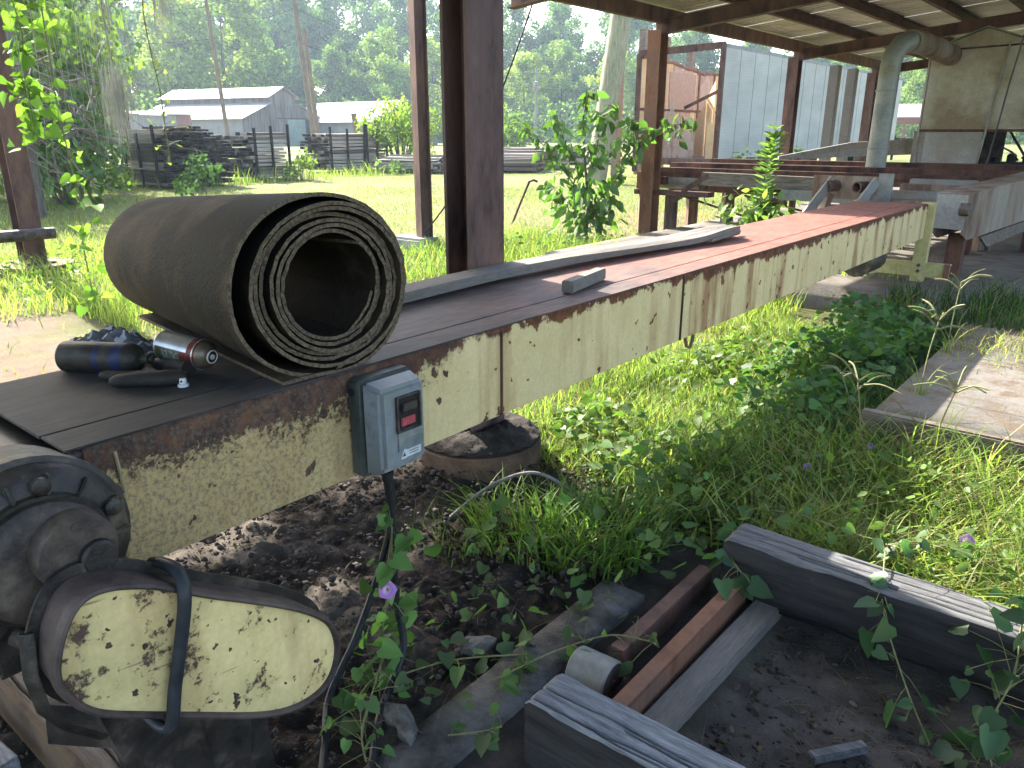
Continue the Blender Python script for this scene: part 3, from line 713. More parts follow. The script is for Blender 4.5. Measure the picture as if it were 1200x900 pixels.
# ------------------------------------------------------------------ trailer
def trailer():
    def side_mat():
        t = NT('ribbed aluminium'); X, Y, Z = t.xyz()
        wv = t.math('SINE', t.math('MULTIPLY', Z, 95.0))
        n = t.noise(1.4, 5, .6, (1, .4, 1)); f = t.noise(30, 4, .6)
        col = t.ramp(n, [(0.35, (.36, .335, .30)), (.65, (.47, .44, .395))])
        col = t.mix(.25, col, t.ramp(f, [(.3, .7), (.7, 1.)]), 'MULTIPLY')
        col = t.mix(t.math('MULTIPLY', t.math('ADD', wv, 1.0), .035), col, (.25, .24, .22))
        return t.finish(col, .6, .05, wv, .12, .010, .3)
    al = side_mat()
    ply = simple('weathered plywood', (.55, .34, .17), (.68, .46, .25), 1.5, .8, c3=(.60, .39, .21))
    red = simple('dull red board', (.34, .215, .165), (.50, .35, .27), 2.5, .85, c3=(.42, .28, .22))
    t = thing('box_trailer', 'abandoned silver box trailer with an open rusty end and a missing roof', 'trailer', (-10.2, 26, 0))
    x1, x0, y0, y1, zb, zt = -9.0, -11.42, 19.3, 36.0, .68, 3.33
    n = 18; w = (y1 - y0) / n
    for i in range(n):
        MB().ext(x1 - .03, x1, y0 + i * w + .006, y0 + (i + 1) * w - .006, zb, zt).build('side_panel', al, t)
    for i in range(1, n): MB().ext(x1 - .008, x1 + .012, y0 + i * w - .02, y0 + i * w + .02, zb, zt).build('side_rib', al, t)
    MB().ext(x1 - .10, x1 + .015, y0 - .10, y0 - .005, .3, zt + .06).build('end_post', M['rust'], t)
    MB().ext(x0 - .05, x0 + .06, y0 - .10, y0 - .005, .3, zt - .02).build('end_post', M['rust'], t)
    MB().bar((x0, y0 - .05, zt - .02), (x1, y0 - .05, zt + .05), .09, .16).build('top_bar', M['rust'], t)
    MB().ext(x0, x1, y0 - .1, y1, .50, .67).build('floor', M['rust_post'], t)
    MB().ext(x1 - .1, x1 - .032, y0, y1, zt + .01, zt + .10).build('top_rail', M['galv_light'], t)
    # far wall: upright boards, sagging top rail, one plain sheet
    ytop = lambda y: 3.20 - .24 * math.exp(-((y - 23.2) / 1.9) ** 2) - .02 * math.sin(y * 5)
    y = y0; k = 0
    while y < 33:
        ww = .30
        MB().ext(x0, x0 + .03, y + .01, y + ww - .01, zb, ytop(y + .15)).build('wall_board', red if k % 5 else ply, t)
        y += ww; k += 1
    MB().tube([(x0 + .07, y, ytop(y) + .05) for y in np.linspace(y0, 33, 24)], .05, 6).build('bent_rail', M['rust_orange'], t)
    MB().ext(x0 + .035, x0 + .05, 20.9, 22.5, 1.95, 2.95).build('wall_sheet', simple('faded osb', (.34, .21, .16), (.44, .29, .22), 14, .85), t)
    for z in (1.15, 1.9): MB().ext(x0 + .035, x0 + .06, y0, 31, z, z + .06).build('wall_rail', M['rust'], t)
    for yy in (19.9, 20.35, 22.7, 23.7, 24.6): MB().ext(x0 + .035, x0 + .07, yy, yy + .07, zb, ytop(yy)).build('wall_stud', M['rust_orange'], t)
    # plywood shaped and turned as the sun patch inside; broken boards at its foot
    MB().prism([(-9.52, 20.05, .70), (-10.62, 21.15, .70), (-10.68, 21.2, 1.55), (-9.60, 20.12, 2.62)], (.02, .02, 0)).build('sun_patch_plywood', ply, t)
    for i, (x, h) in enumerate(((-10.75, 1.2), (-10.62, 1.45), (-10.48, 1.1), (-11.0, 1.3), (-11.2, 1.25))):
        MB().ext(x, x + .11, 19.6 + .02 * i, 19.63 + .02 * i, .67, .67 + h).build('loose_board', red, t)
    MB().ext(-10.35, -9.9, 19.7, 19.73, .67, 1.35).build('loose_board', red, t)
    MB().ext(-9.5, -9.12, 19.6, 19.64, .67, 1.55).build('loose_board', ply, t)
    MB().bar((-10.4, 20.0, 1.95), (-9.1, 20.0, 2.5), .04, .08).build('diagonal_bar', M['rust'], t)
    # bogie
    for yy in (31.5, 32.8):
        for x in (x1 - .2, x0 + .2):
            mb = MB(); mb.lathe((x - .12, yy, .42), (1, 0, 0), [(0, .3), (0.02, .42), (.22, .42), (.24, .3)], 20); mb.build('wheel', M['black'], t, smooth=True)
    for x in (-9.4, -11.0): MB().ext(x, x + .12, 23.2, 23.32, 0, .5).build('landing_leg', M['rust'], t)
trailer()
# bare uprights standing behind the trailer, seen over its top
for (y, h, lab) in ((21.6, 5.0, 'bare wooden post behind the silver trailer, nearest its open end'), (23.0, 4.4, 'second bare wooden post behind the trailer from its open end'), (24.4, 4.3, 'third bare wooden post behind the trailer from its open end'), (26.2, 4.2, 'bare wooden post behind the trailer, farthest from its open end')):
    tag(MB().bar((-13.5, y, 0), (-13.5, y, h), .22, .22).build('timber_post', M['wood_edge'], None), lab, 'post', 'bare posts behind the trailer')
# ================================================================== FOREGROUND OBJECTS
TT, TB = 0.806, 0.545            # table top and bottom
XN, XF = -1.36, -1.865           # near and far side of the table

def bed_mat():
    t = NT('steel bed'); X, Y, Z = t.xyz()
    n = t.noise(2.2, 6, .65, (2.2, .8, 1)); f = t.noise(30, 6, .7, (2.2, .35, 1)); b = t.noise(7, 6, .7)
    k = t.math('ADD', t.math('MULTIPLY', t.math('ADD', Y, 3.2), .27), t.math('MULTIPLY', t.math('SUBTRACT', n, .5), 1.3))
    col = t.ramp(k, [(.20, (.045, .042, .041)), (.46, (.085, .064, .058)), (.68, (.145, .080, .063)), (.85, (.215, .088, .062))])
    col = t.mix(.7, col, t.ramp(f, [(.3, .35), (.7, 1.2)]), 'MULTIPLY')
    col = t.mix(.6, col, t.ramp(b, [(.35, .55), (.65, 1.25)]), 'MULTIPLY')
    return t.finish(col, .72, 0, f, .3, .004, .3)

def table():
    t = thing('conveyor_table', 'long cream yellow steel conveyor table with rusty red bed and peeling sides', 'conveyor', (-1.6, 3.2, 0))
    # object coordinates of the parts start at the thing: Y of the paint is measured from 3.2
    side = paint_rust('cream paint', TT, dirt_y=-1.9, amount=-.005, rust=((.030, .017, .014), (.085, .040, .026), (.19, .080, .034)))
    side1 = paint_rust('cream paint clean', TT, None, amount=-.055)
    side2 = paint_rust('cream paint rusty', TT, None, amount=.030, streak=.8)
    cuts = [.46, .475, 1.605, 2.70, 3.62, 4.75, 6.70]
    # nearest panel has a rounded front lower corner
    for i in range(len(cuts) - 1):
        y0, y1 = cuts[i] + .0012, cuts[i + 1] - .0012
        mb = MB(); off = (.0, .001, .0, .0015, .0, .001)[i]
        if i == 0:
            pts = [(XN + off, y0, TT - .02), (XN + off, y1, TT), (XN + off, y1, TB), (XN + off, y0, TB)]
        else:
            pts = [(XN + off, y0, TT), (XN + off, y1, TT), (XN + off, y1, TB), (XN + off, y0, TB)]
        mb.prism(pts, (-.008, 0, 0))
        mb.ext(XN - .065, XN - .008, y0, y1, TT - .008, TT + (.0 if i else -.001))
        mb.ext(XN - .055, XN - .008, y0, y1, TB, TB + .008)
        mb.build('side_panel', side if i < 2 else side1 if i < 3 else side2, t, bevel=.0025, seg=2)
    # seam welds
    MB().tube([(XN + .002, .53, TT - .02), (XN + .003, .535, TT - .09), (XN + .002, .532, TB + .06)], .0035, 6).build('weld_seam', simple('pale weld', (.30, .22, .12), (.46, .36, .20), 30, .8), t)
    for y, h in ((1.605, .26), (2.70, .26)):
        MB().tube([(XN + .003, y, TT - .01), (XN + .003, y, TT - h)], .0045, 6).build('weld_seam', M['rust'], t)
    # far side
    for a, b in ((.46, 3.3), (3.302, 6.70)):
        mb = MB(); mb.ext(XF, XF + .008, a, b, TB, TT); mb.ext(XF + .008, XF + .065, a, b, TT - .008, TT)
        mb.build('side_panel', side2, t)
    bed = bed_mat()
    for a, b, dz in ((.48, 2.30, 0), (2.301, 4.2, -.001), (4.201, 6.70, 0)):
        xs0, xs1 = XF + .067, XN - .067
        if a < .4:
            pts = [(-1.88, .52, TT - .004), (-1.40, .455, TT - .004), (-1.40, b, TT - .004), (-1.88, b, TT - .004)]
            MB().prism(pts, (0, 0, -.007)).build('bed_plate', bed, t); continue
        MB().ext(xs0, xs1, a, b, TT - .012 + dz, TT - .003 + dz).build('bed_plate', bed, t)
    # a loose cover sheet whose edge makes the line along the bed
    MB().ext(XF - .01, XN - .115, .452, 6.66, TT - .0025, TT + .0035).build('cover_plate', bed, t)
    MB().ext(XN - .105, XN - .004, .452, 6.66, TT + .0005, TT + .0045).build('edge_strip', bed, t)
    # end drum with worn lagging, seen dark under the near end
    mb = MB().lathe((XF + .02, .45, .675), (1, 0, 0), [(0, .105), (.46, .105)], 28); mb.build('end_drum', M['black'], t, smooth=True)
    MB().lathe((XN - .045, .45, .675), (1, 0, 0), [(0, .09), (.03, .09), (.03, .035), (.10, .035)], 24).build('drum_bearing', M['grease'], t, smooth=True)
    # rolled lip at the end of the near side
    MB().tube([(XN - .004, .475, .80), (XN - .004, .448, .785), (XN - .004, .435, .755), (XN - .004, .435, .68), (XN - .004, .44, .58)], .010, 8).build('rolled_lip', M['dark_steel'], t, smooth=True)
    # end leg and cross rail, plain yellow
    yel = simple('yellow paint', (.42, .37, .15), (.56, .50, .22), 5, .6, c3=(.36, .25, .09), lo=.3, hi=.72)
    mb = MB(); mb.ext(XN - .05, XN + .045, 6.705, 6.715, .205, TT + .012); mb.ext(XN + .035, XN + .045, 6.715, 6.77, .205, TT + .012)
    lg = mb.build('leg', yel, t)
    MB().ext(XF - .05, XF + .04, 6.705, 6.715, .205, TT).build('leg', yel, t)
    mb = MB(); mb.ext(XF - .3, XN + .22, 6.718, 6.726, .245, .355); mb.ext(XF - .3, XN + .22, 6.726, 6.77, .345, .355)
    mb.build('cross_rail', yel, t)
    MB().ext(XN + .18, XN + .22, 6.70, 6.715, .23, .36).build('rail_end', M['rust_orange'], t)
    for z in (.29, .335): MB().lathe((XN, 6.704, z), (0, -1, 0), [(0, .014), (.012, .014)], 6).build('bolt', M['dark_steel'], lg)
    MB().lathe((XN - .01, 6.704, .735), (0, -1, 0), [(0, .012), (.05, .012)], 8).build('bolt', M['rust'], lg)
    MB().tube([(XN - .01, 2.77, TB), (XN + .0, 2.77, TB - .04), (XN + .0, 2.80, TB - .05), (XN, 2.82, TB - .02), (XN, 2.82, TB)], .007, 6).build('hook', M['rust_orange'], t)
    # hidden support legs
    MB().ext(-1.93, XF, 2.14, 2.26, TB + .02, TB + .18).build('column_bracket', M['rust'], t)
    MB().tube([(-1.66, 6.1, .40), (-1.66, 6.5, .40)], .11, 16).build('drive_motor', M['grease'], t, smooth=True)
table()

# ------------------------------------------------------------------ belt roll
def belt_roll():
    t = thing('belt_roll', 'large roll of old black rubber belting lying on the conveyor table', 'belt', (-1.42, 1.04, TT))
    th = .0084
    Cf = Vector((-1.362, 1.052, TT + .002)); ax = Vector((-.992, .125, 0)).normalized()
    side = ax.cross(Vector((0, 0, 1))).normalized()     # points to -Y side of the roll
    if side.y > 0: side = -side
    turns = 7.4; r0, r1 = .197, .118
    NS = 330; LW = .90; NL = 11
    # spiral angle 0 = bottom; grows towards the near (-Y) side... the tail comes off the bottom
    th_list = []; rr = []
    for i in range(NS + 1):
        u = i / NS
        a = u * turns * 2 * math.pi
        loose = .042 * math.exp(-((a - 4.6) / .95) ** 2) + .0016 * math.sin(a * .9) + .0008 * math.sin(a * 3.7)     # the outer wrap stands off on the near side
        am = a % (2 * math.pi)
        loose = math.exp(-((am - 4.65) / 1.15) ** 2) * (.040 * (1 - u) + (.034 if a < 7.2 else 0)) + .0013 * math.sin(a * .9 + .5) + .0007 * math.sin(a * 3.7)
        r = r0 + (r1 - r0) * (1 - (1 - u) ** 1.05) + loose
        th_list.append(a); rr.append(r)
    def pt(a, r, u, w):
        cone = 1.0 - .15 * w / LW
        # a = 0 at the bottom, going away from the camera side first, i.e. up the far side
        y = -math.sin(a) * r * cone; z = -math.cos(a) * r * cone
        zc = r0 * cone
        ecc = Vector((0, 0, 0.010 * (1 - u)))
        return Cf + ax * w + side * y + Vector((0, 0, zc + z)) * 1.0
    def sheet(path, name, w0s, w1, m_face, m_edge, parent):
        """path: (fn(w)->Vector outer, normal offset already applied) list of two rails"""
    V = []; F = []; E = []
    tail = 6
    def front(a):   # stagger of the rolled edge
        k = a / (2 * math.pi)
        s = .010 * math.sin(k * 2.1 + .5) + .006 * math.sin(k * 7.3)
        return s + .0015 * k - (.020 * math.exp(-((a - 4.4) / 1.2) ** 2)) + .0022 * math.sin(a * 23) + .0015 * math.sin(a * 51)
    rails = []
    for k in range(tail):                                    # the flat tail lying on the table
        d = .15 * (1 - k / tail)
        for_w = []
        rails.append(('t', d, None))
    for i in range(NS + 1): rails.append(('s', th_list[i], rr[i]))
    n = len(rails)
    ws = np.linspace(0, 1, NL)
    for q, (kind, a, r) in enumerate(rails):
        for lay in (0, 1):
            for w in ws:
                if kind == 't':
                    ww = (LW - .02) * w
                    p = Cf + ax * ww + side * a + Vector((0, 0, .001 + lay * th + .012 * (a / .15) * (1 - a / .15)))
                else:
                    f0 = front(a); ww = f0 + (LW - f0 + .01 * math.sin(a)) * w
                    u = a / (turns * 2 * math.pi)
                    p = pt(a, r - lay * th, u, ww)
                V.append(p)
    st = 2 * NL
    for q in range(n - 1):
        for j in range(NL - 1):
            a0, b0 = q * st + j, (q + 1) * st + j
            F.append((a0, a0 + 1, b0 + 1, b0))
            a1, b1 = a0 + NL, b0 + NL
            F.append((a1, b1, b1 + 1, a1 + 1))
    E = []
    for q in range(n - 1):
        a0, b0 = q * st, (q + 1) * st
        E.append((a0, b0, b0 + NL, a0 + NL))
        E.append((a0 + NL - 1, a0 + 2 * NL - 1, b0 + 2 * NL - 1, b0 + NL - 1))
    for q in (0, n - 1):
        for j in range(NL - 1):
            E.append((q * st + j, q * st + j + 1, q * st + NL + j + 1, q * st + NL + j))
    mb = MB(); mb.add(V, F); o = mb.build('belt_wraps', M['belt'], t, smooth=True, angle=80)
    mb = MB(); mb.add(V, E); mb.build('belt_edge', M['belt_edge'], t)
    # inner end: a flap lying across the bottom of the hole
    mb = MB(); A = []
    for w in (0.02, LW * .96):
        cone = 1.0 - .15 * w / LW
        for (ay, az) in ((-.030, -.108), (-.060, -.082), (-.085, -.053), (-.098, -.022)):
            A.append(Cf + ax * w + side * ay * cone + Vector((0, 0, (r0 + az) * cone)))
    vs = A + [p + Vector((0, 0, -.004)) - side * .006 for p in A]
    fs = []
    for k in range(3):
        fs += [(k, k + 1, 5 + k, 4 + k), (8 + k, 12 + k, 13 + k, 9 + k), (4 + k, 5 + k, 13 + k, 12 + k)]
    fs += [(0, 4, 12, 8), (3, 11, 15, 7)]
    mb.add(vs, fs); mb.build('inner_flap', M['belt'], t)
    MB().add(vs[:4] + vs[8:12], [(k, k + 1, 5 + k, 4 + k) for k in range(3)]).build('flap_edge', M['belt_edge'], t)
belt_roll()

# ------------------------------------------------------------------ planks on the table
def bent_plank():
    t = thing('bent_plank', 'long warped grey plank with a split end lying along the far edge of the table', 'plank', (-1.78, 2.5, TT))
    Ys = np.linspace(1.32, 3.78, 46); V = []; F = []
    nx = 7
    for y in Ys:
        u = (y - 1.32) / 2.46
        xc = -1.800 + .11 * u ** 2.0 - .055 * math.sin(u * 3.1) + .02 * u
        wd = .095 + .055 * sstep(.4, .75, u) - .05 * sstep(.88, 1, u)
        zb = TT + .008 + .014 * math.sin(u * 2.8) + .03 * sstep(.75, 1, u) ** 2
        thk = .034 - .008 * u
        for side in (0, 1):
            for j in range(nx):
                s = j / (nx - 1) - .5
                g = (.010 if u > .45 else .003) * (vnoise(np.array(s * 9 + 3), np.array(u * 3.0), 3 + side) - .5)
                V.append((xc + s * wd + .012 * (vnoise(np.array(u * 6.0), np.array(float(side)), 9) - .5) * (abs(s) > .4), y + (.10 * (vnoise(np.array(s * 7), np.array(2.2), 5) - .3) if u > .97 else 0), zb + (thk + float(g) if side else 0)))
    st = 2 * nx
    for i in range(len(Ys) - 1):
        a, b = i * st, (i + 1) * st
        for j in range(nx - 1):
            F.append((a + j, b + j, b + j + 1, a + j + 1)); F.append((a + nx + j, a + nx + j + 1, b + nx + j + 1, b + nx + j))
        F.append((a, a + nx, b + nx, b)); F.append((a + nx - 1, b + nx - 1, b + 2 * nx - 1, a + 2 * nx - 1))
    for e in (0, (len(Ys) - 1) * st):
        for j in range(nx - 1): F.append((e + j, e + j + 1, e + nx + j + 1, e + nx + j))
    MB().add(V, F).build('plank_body', M['wood_y'], t)
    for k, (x, y0, y1) in enumerate(((-1.70, 3.55, 3.92), (-1.66, 3.50, 3.84), (-1.75, 3.6, 3.88))):
        MB().prism([(x, y0, TT + .012), (x + .035, y0, TT + .02), (x + .03, y1, TT + .022 + .012 * k), (x + .012, y1 + .03, TT + .02)], (0, .0, .014)).build('splinter', M['wood_y'], t)
bent_plank()
tag(MB().bar((-1.485, 2.10, TT + .027), (-1.545, 2.40, TT + .027), .042, .042).build('wood_block', M['wood_y'], None, bevel=.004),
    'short square grey offcut of wood lying on the red table beside the long plank', 'wood block')

# ------------------------------------------------------------------ cans, glove and rag
def cans():
    # dark can
    t = thing('spray_can', 'grimy dark spray can with a blue band lying left of the labelled can', 'can', (-1.77, .70, TT + .036))
    dk = simple('grimy can', (.020, .018, .016), (.055, .048, .040), 22, .5, .2, bstr=.2)
    bl = simple('dark blue band', (.012, .018, .06), (.022, .032, .10), 20, .5, .1, bstr=.1)
    p0 = Vector((-1.868, .655, TT + .037)); d = Vector((.165, .105, 0)).normalized(); L = .185
    MB().lathe(p0, d, [(0, .028), (.004, .034), (.008, .0355), (L * .5, .0355)], 28).build('can_body', dk, t, smooth=True)
    MB().lathe(p0 + d * L * .5, d, [(0, .0356), (.012, .0356)], 28).build('blue_band', bl, t, smooth=True)
    MB().lathe(p0 + d * (L * .5 + .012), d, [(0, .0355), (.030, .0355)], 28).build('can_body', dk, t, smooth=True)
    MB().lathe(p0 + d * (L * .5 + .042), d, [(0, .0356), (.026, .0356)], 28).build('blue_band', bl, t, smooth=True)
    MB().lathe(p0 + d * (L * .5 + .068), d, [(0, .0355), (.012, .034), (.024, .027), (.030, .018), (.032, .012), (.05, .012), (.05, .007), (.058, .007)], 28).build('can_shoulder', dk, t, smooth=True)
    # labelled can
    t = thing('spray_can', 'silver and red spray can with printed label lying with its valve toward the camera', 'can', (-1.62, .84, TT + .05))
    d = Vector((.17, .0, -.016)).normalized(); p0 = Vector((-1.712, .815, TT + .058)); r = .0335
    d = Vector((.16, .042, -.014)).normalized()
    sil = simple('silver print', (.34, .35, .37), (.50, .52, .55), 16, .32, .75, bstr=.06)
    maroon = simple('maroon print', (.085, .016, .018), (.15, .03, .03), 14, .4, .3, bstr=.06)
    grn = simple('dark green print', (.06, .075, .055), (.12, .14, .11), 12, .4, .3, bstr=.05)
    tan = simple('tarnished dome', (.10, .075, .05), (.23, .185, .135), 12, .4, .5, bstr=.12)
    MB().lathe(p0, d, [(0, r * .9), (.003, r), (.005, r + .001), (.007, r)], 32).build('bottom_rim', sil, t, smooth=True)
    MB().lathe(p0 + d * .007, d, [(0, r), (.095, r)], 40).build('can_body', sil, t, smooth=True)
    MB().lathe(p0 + d * .102, d, [(0, r + .0003), (.016, r + .0003)], 40).build('red_band', maroon, t, smooth=True)
    MB().lathe(p0 + d * .118, d, [(0, r + .0015), (.003, r + .0015)], 40).build('seam_ring', sil, t, smooth=True)
    MB().lathe(p0 + d * .121, d, [(0, r), (.004, r - .0005)], 40).build('red_band', maroon, t, smooth=True)
    dome = MB().lathe(p0 + d * .125, d, [(0, r - .0005), (.008, r - .003), (.016, r - .010), (.021, r - .0175)], 40).build('can_dome', tan, t, smooth=True)
    MB().lathe(p0 + d * .1445, d, [(0, .0150), (.004, .0158), (.005, .0140), (.0035, .0128)], 32, caps=False).build('valve_rim', M['white'], dome, smooth=True)
    MB().lathe(p0 + d * .1440, d, [(0, .0128), (.003, .0128)], 28).build('valve_cup', maroon, dome, smooth=True)
    MB().lathe(p0 + d * .147, d, [(0, .0062), (.003, .0058), (.003, .0032), (.001, .003)], 20).build('valve_stem', M['white'], dome, smooth=True)
    # printed label bent round the can: dark panel, letters, maroon block
    a = d.cross(Vector((0, 0, 1))).normalized(); b = a.cross(d).normalized()
    if a.y > 0: a = -a
    if b.z < 0: b = -b
    def onc(s, w, lift):           # s along can, w = arc length upward from the side facing the camera
        an = w / r - .22
        return p0 + d * s + (a * math.cos(an) + b * math.sin(an)) * (r + lift)
    def patch(s0, s1, w0, w1, lift):
        V = []; F = []; k = 10
        for i in range(k + 1):
            w = w0 + (w1 - w0) * i / k
            V += [onc(s0, w, lift), onc(s1, w, lift)]
        for i in range(k): F.append((2 * i, 2 * i + 1, 2 * i + 3, 2 * i + 2))
        return MB().add(V, F)
    patch(.010, .082, -.013, .016, .0003).build('label_panel', grn, t)
    patch(.082, .1018, -.013, .016, .0003).build('label_panel', maroon, t)
    patch(.010, .026, -.013, .016, .0005).build('label_panel', simple('olive print', (.04, .05, .02), (.08, .09, .04), 14, .4, .2, bstr=.05), t)
    cu = bpy.data.curves.new('txt', 'FONT'); cu.body = 'BRIDG'; cu.size = .030; cu.extrude = 0
    to = bpy.data.objects.new('txt', cu); COL.objects.link(to)
    dg = bpy.context.evaluated_depsgraph_get(); me = bpy.data.meshes.new_from_object(to.evaluated_get(dg))
    bpy.data.objects.remove(to)
    xs = [v.co.x for v in me.vertices]; x0, x1 = min(xs), max(xs)
    off = wloc(t)
    for v in me.vertices:
        s = .029 + (v.co.x - x0) / (x1 - x0) * .050
        v.co = onc(s, -.010 + v.co.y, .0008) - off
    me.name = 'label_print'
    link(me, 'label_print', simple('pale print', (.30, .32, .28), (.40, .42, .38), 30, .4, .3, bstr=.03), t)
    # nozzle cap
    t = thing('spray_nozzle', 'small white spray nozzle standing on the table under the labelled can', 'nozzle', (-1.505, .80, TT))
    c = (-1.545, .765, TT + .004)
    MB().lathe(c, (0, 0, 1), [(0, .0115), (.005, .0115), (.006, .008)], 20).build('nozzle_skirt', M['white'], t, smooth=True)
    MB().lathe((c[0], c[1], c[2] + .0065), (.1, 0, 1), [(0, .0075), (.010, .0075), (.012, .006)], 16).build('nozzle_button', M['white'], t, smooth=True)
    MB().lathe((c[0] + .005, c[1] - .0055, c[2] + .013), (.6, -.8, 0), [(0, .0022), (.002, .0022)], 10).build('nozzle_hole', M['black'], t)
    # dark glove: palm and two fingers
    t = thing('work_glove', 'filthy black work glove lying flat under the labelled spray can', 'glove', (-1.66, .76, TT))
    gm = simple('oily glove', (.010, .009, .008), (.030, .026, .022), 16, .7, 0, bstr=.5)
    z = TT + .018
    MB().tube([(-1.655, .665, z - .001), (-1.645, .672, z), (-1.62, .700, z + .002), (-1.58, .745, z + .002), (-1.56, .770, z + .002), (-1.55, .78, z + .002)], [.012, .018, .0205, .022, .019, .012], 14, flat=.8).build('glove_palm', gm, t, smooth=True)
    MB().tube([(-1.73, .675, z - .004), (-1.715, .682, z - .004), (-1.68, .698, z - .003), (-1.64, .72, z), (-1.60, .745, z)], [.008, .0125, .013, .014, .013], 12).build('glove_finger', gm, t, smooth=True)
    MB().tube([(-1.715, .79, z - .001), (-1.69, .80, z), (-1.65, .81, z + .004), (-1.60, .81, z + .004)], [.012, .017, .02, .018], 12).build('glove_finger', gm, t, smooth=True)
    # cloth crumpled behind the dark can
    t = thing('striped_rag', 'crumpled blue grey rag with pale stripes behind the dark spray can', 'rag', (-1.97, .85, TT))
    def rag_mat():
        q = NT('striped rag'); X, Y, Z = q.xyz()
        w = q.math('SINE', q.math('ADD', q.math('MULTIPLY', X, 150), q.math('MULTIPLY', q.noise(9, 3), 22)))
        col = q.mix(q.ramp(w, [(.72, 0), (.82, 1)]), q.ramp(q.noise(14, 5), [(.35, (.05, .05, .056)), (.65, (.13, .13, .14))]), (.42, .42, .44))
        return q.finish(col, .9, 0, q.noise(120, 3), .3, .003, .1)
    n = 46
    gx, gy = np.meshgrid(np.linspace(-1, 1, n), np.linspace(-1, 1, n), indexing='ij')
    rr_ = np.hypot(gx, gy * 1.0)
    h = .085 * np.clip(1 - rr_, 0, 1) ** .8 * (.55 + .9 * fbm(gx * 2.6, gy * 2.6, 4)) + .05 * np.clip(1 - rr_, 0, 1) ** .5 * (np.abs(fbm(gx * 5, gy * 5, 8) - .5) * 2)
    V = np.stack([-1.925 + gx * .14 + .02 * (fbm(gx * 3, gy * 3, 2) - .5), .795 + gx * .06 + gy * .085, TT + .002 + h * .72], -1).reshape(-1, 3)
    idx = np.arange(n * n).reshape(n, n)
    q = np.stack([idx[:-1, :-1], idx[1:, :-1], idx[1:, 1:], idx[:-1, 1:]], -1).reshape(-1, 4)
    keep = (np.hypot(gx, gy)[:-1, :-1].ravel() < .98)
    q = q[keep]
    np_mesh('rag_cloth', V, q.ravel(), np.full(len(q), 4), rag_mat(), t, None, True)
cans()

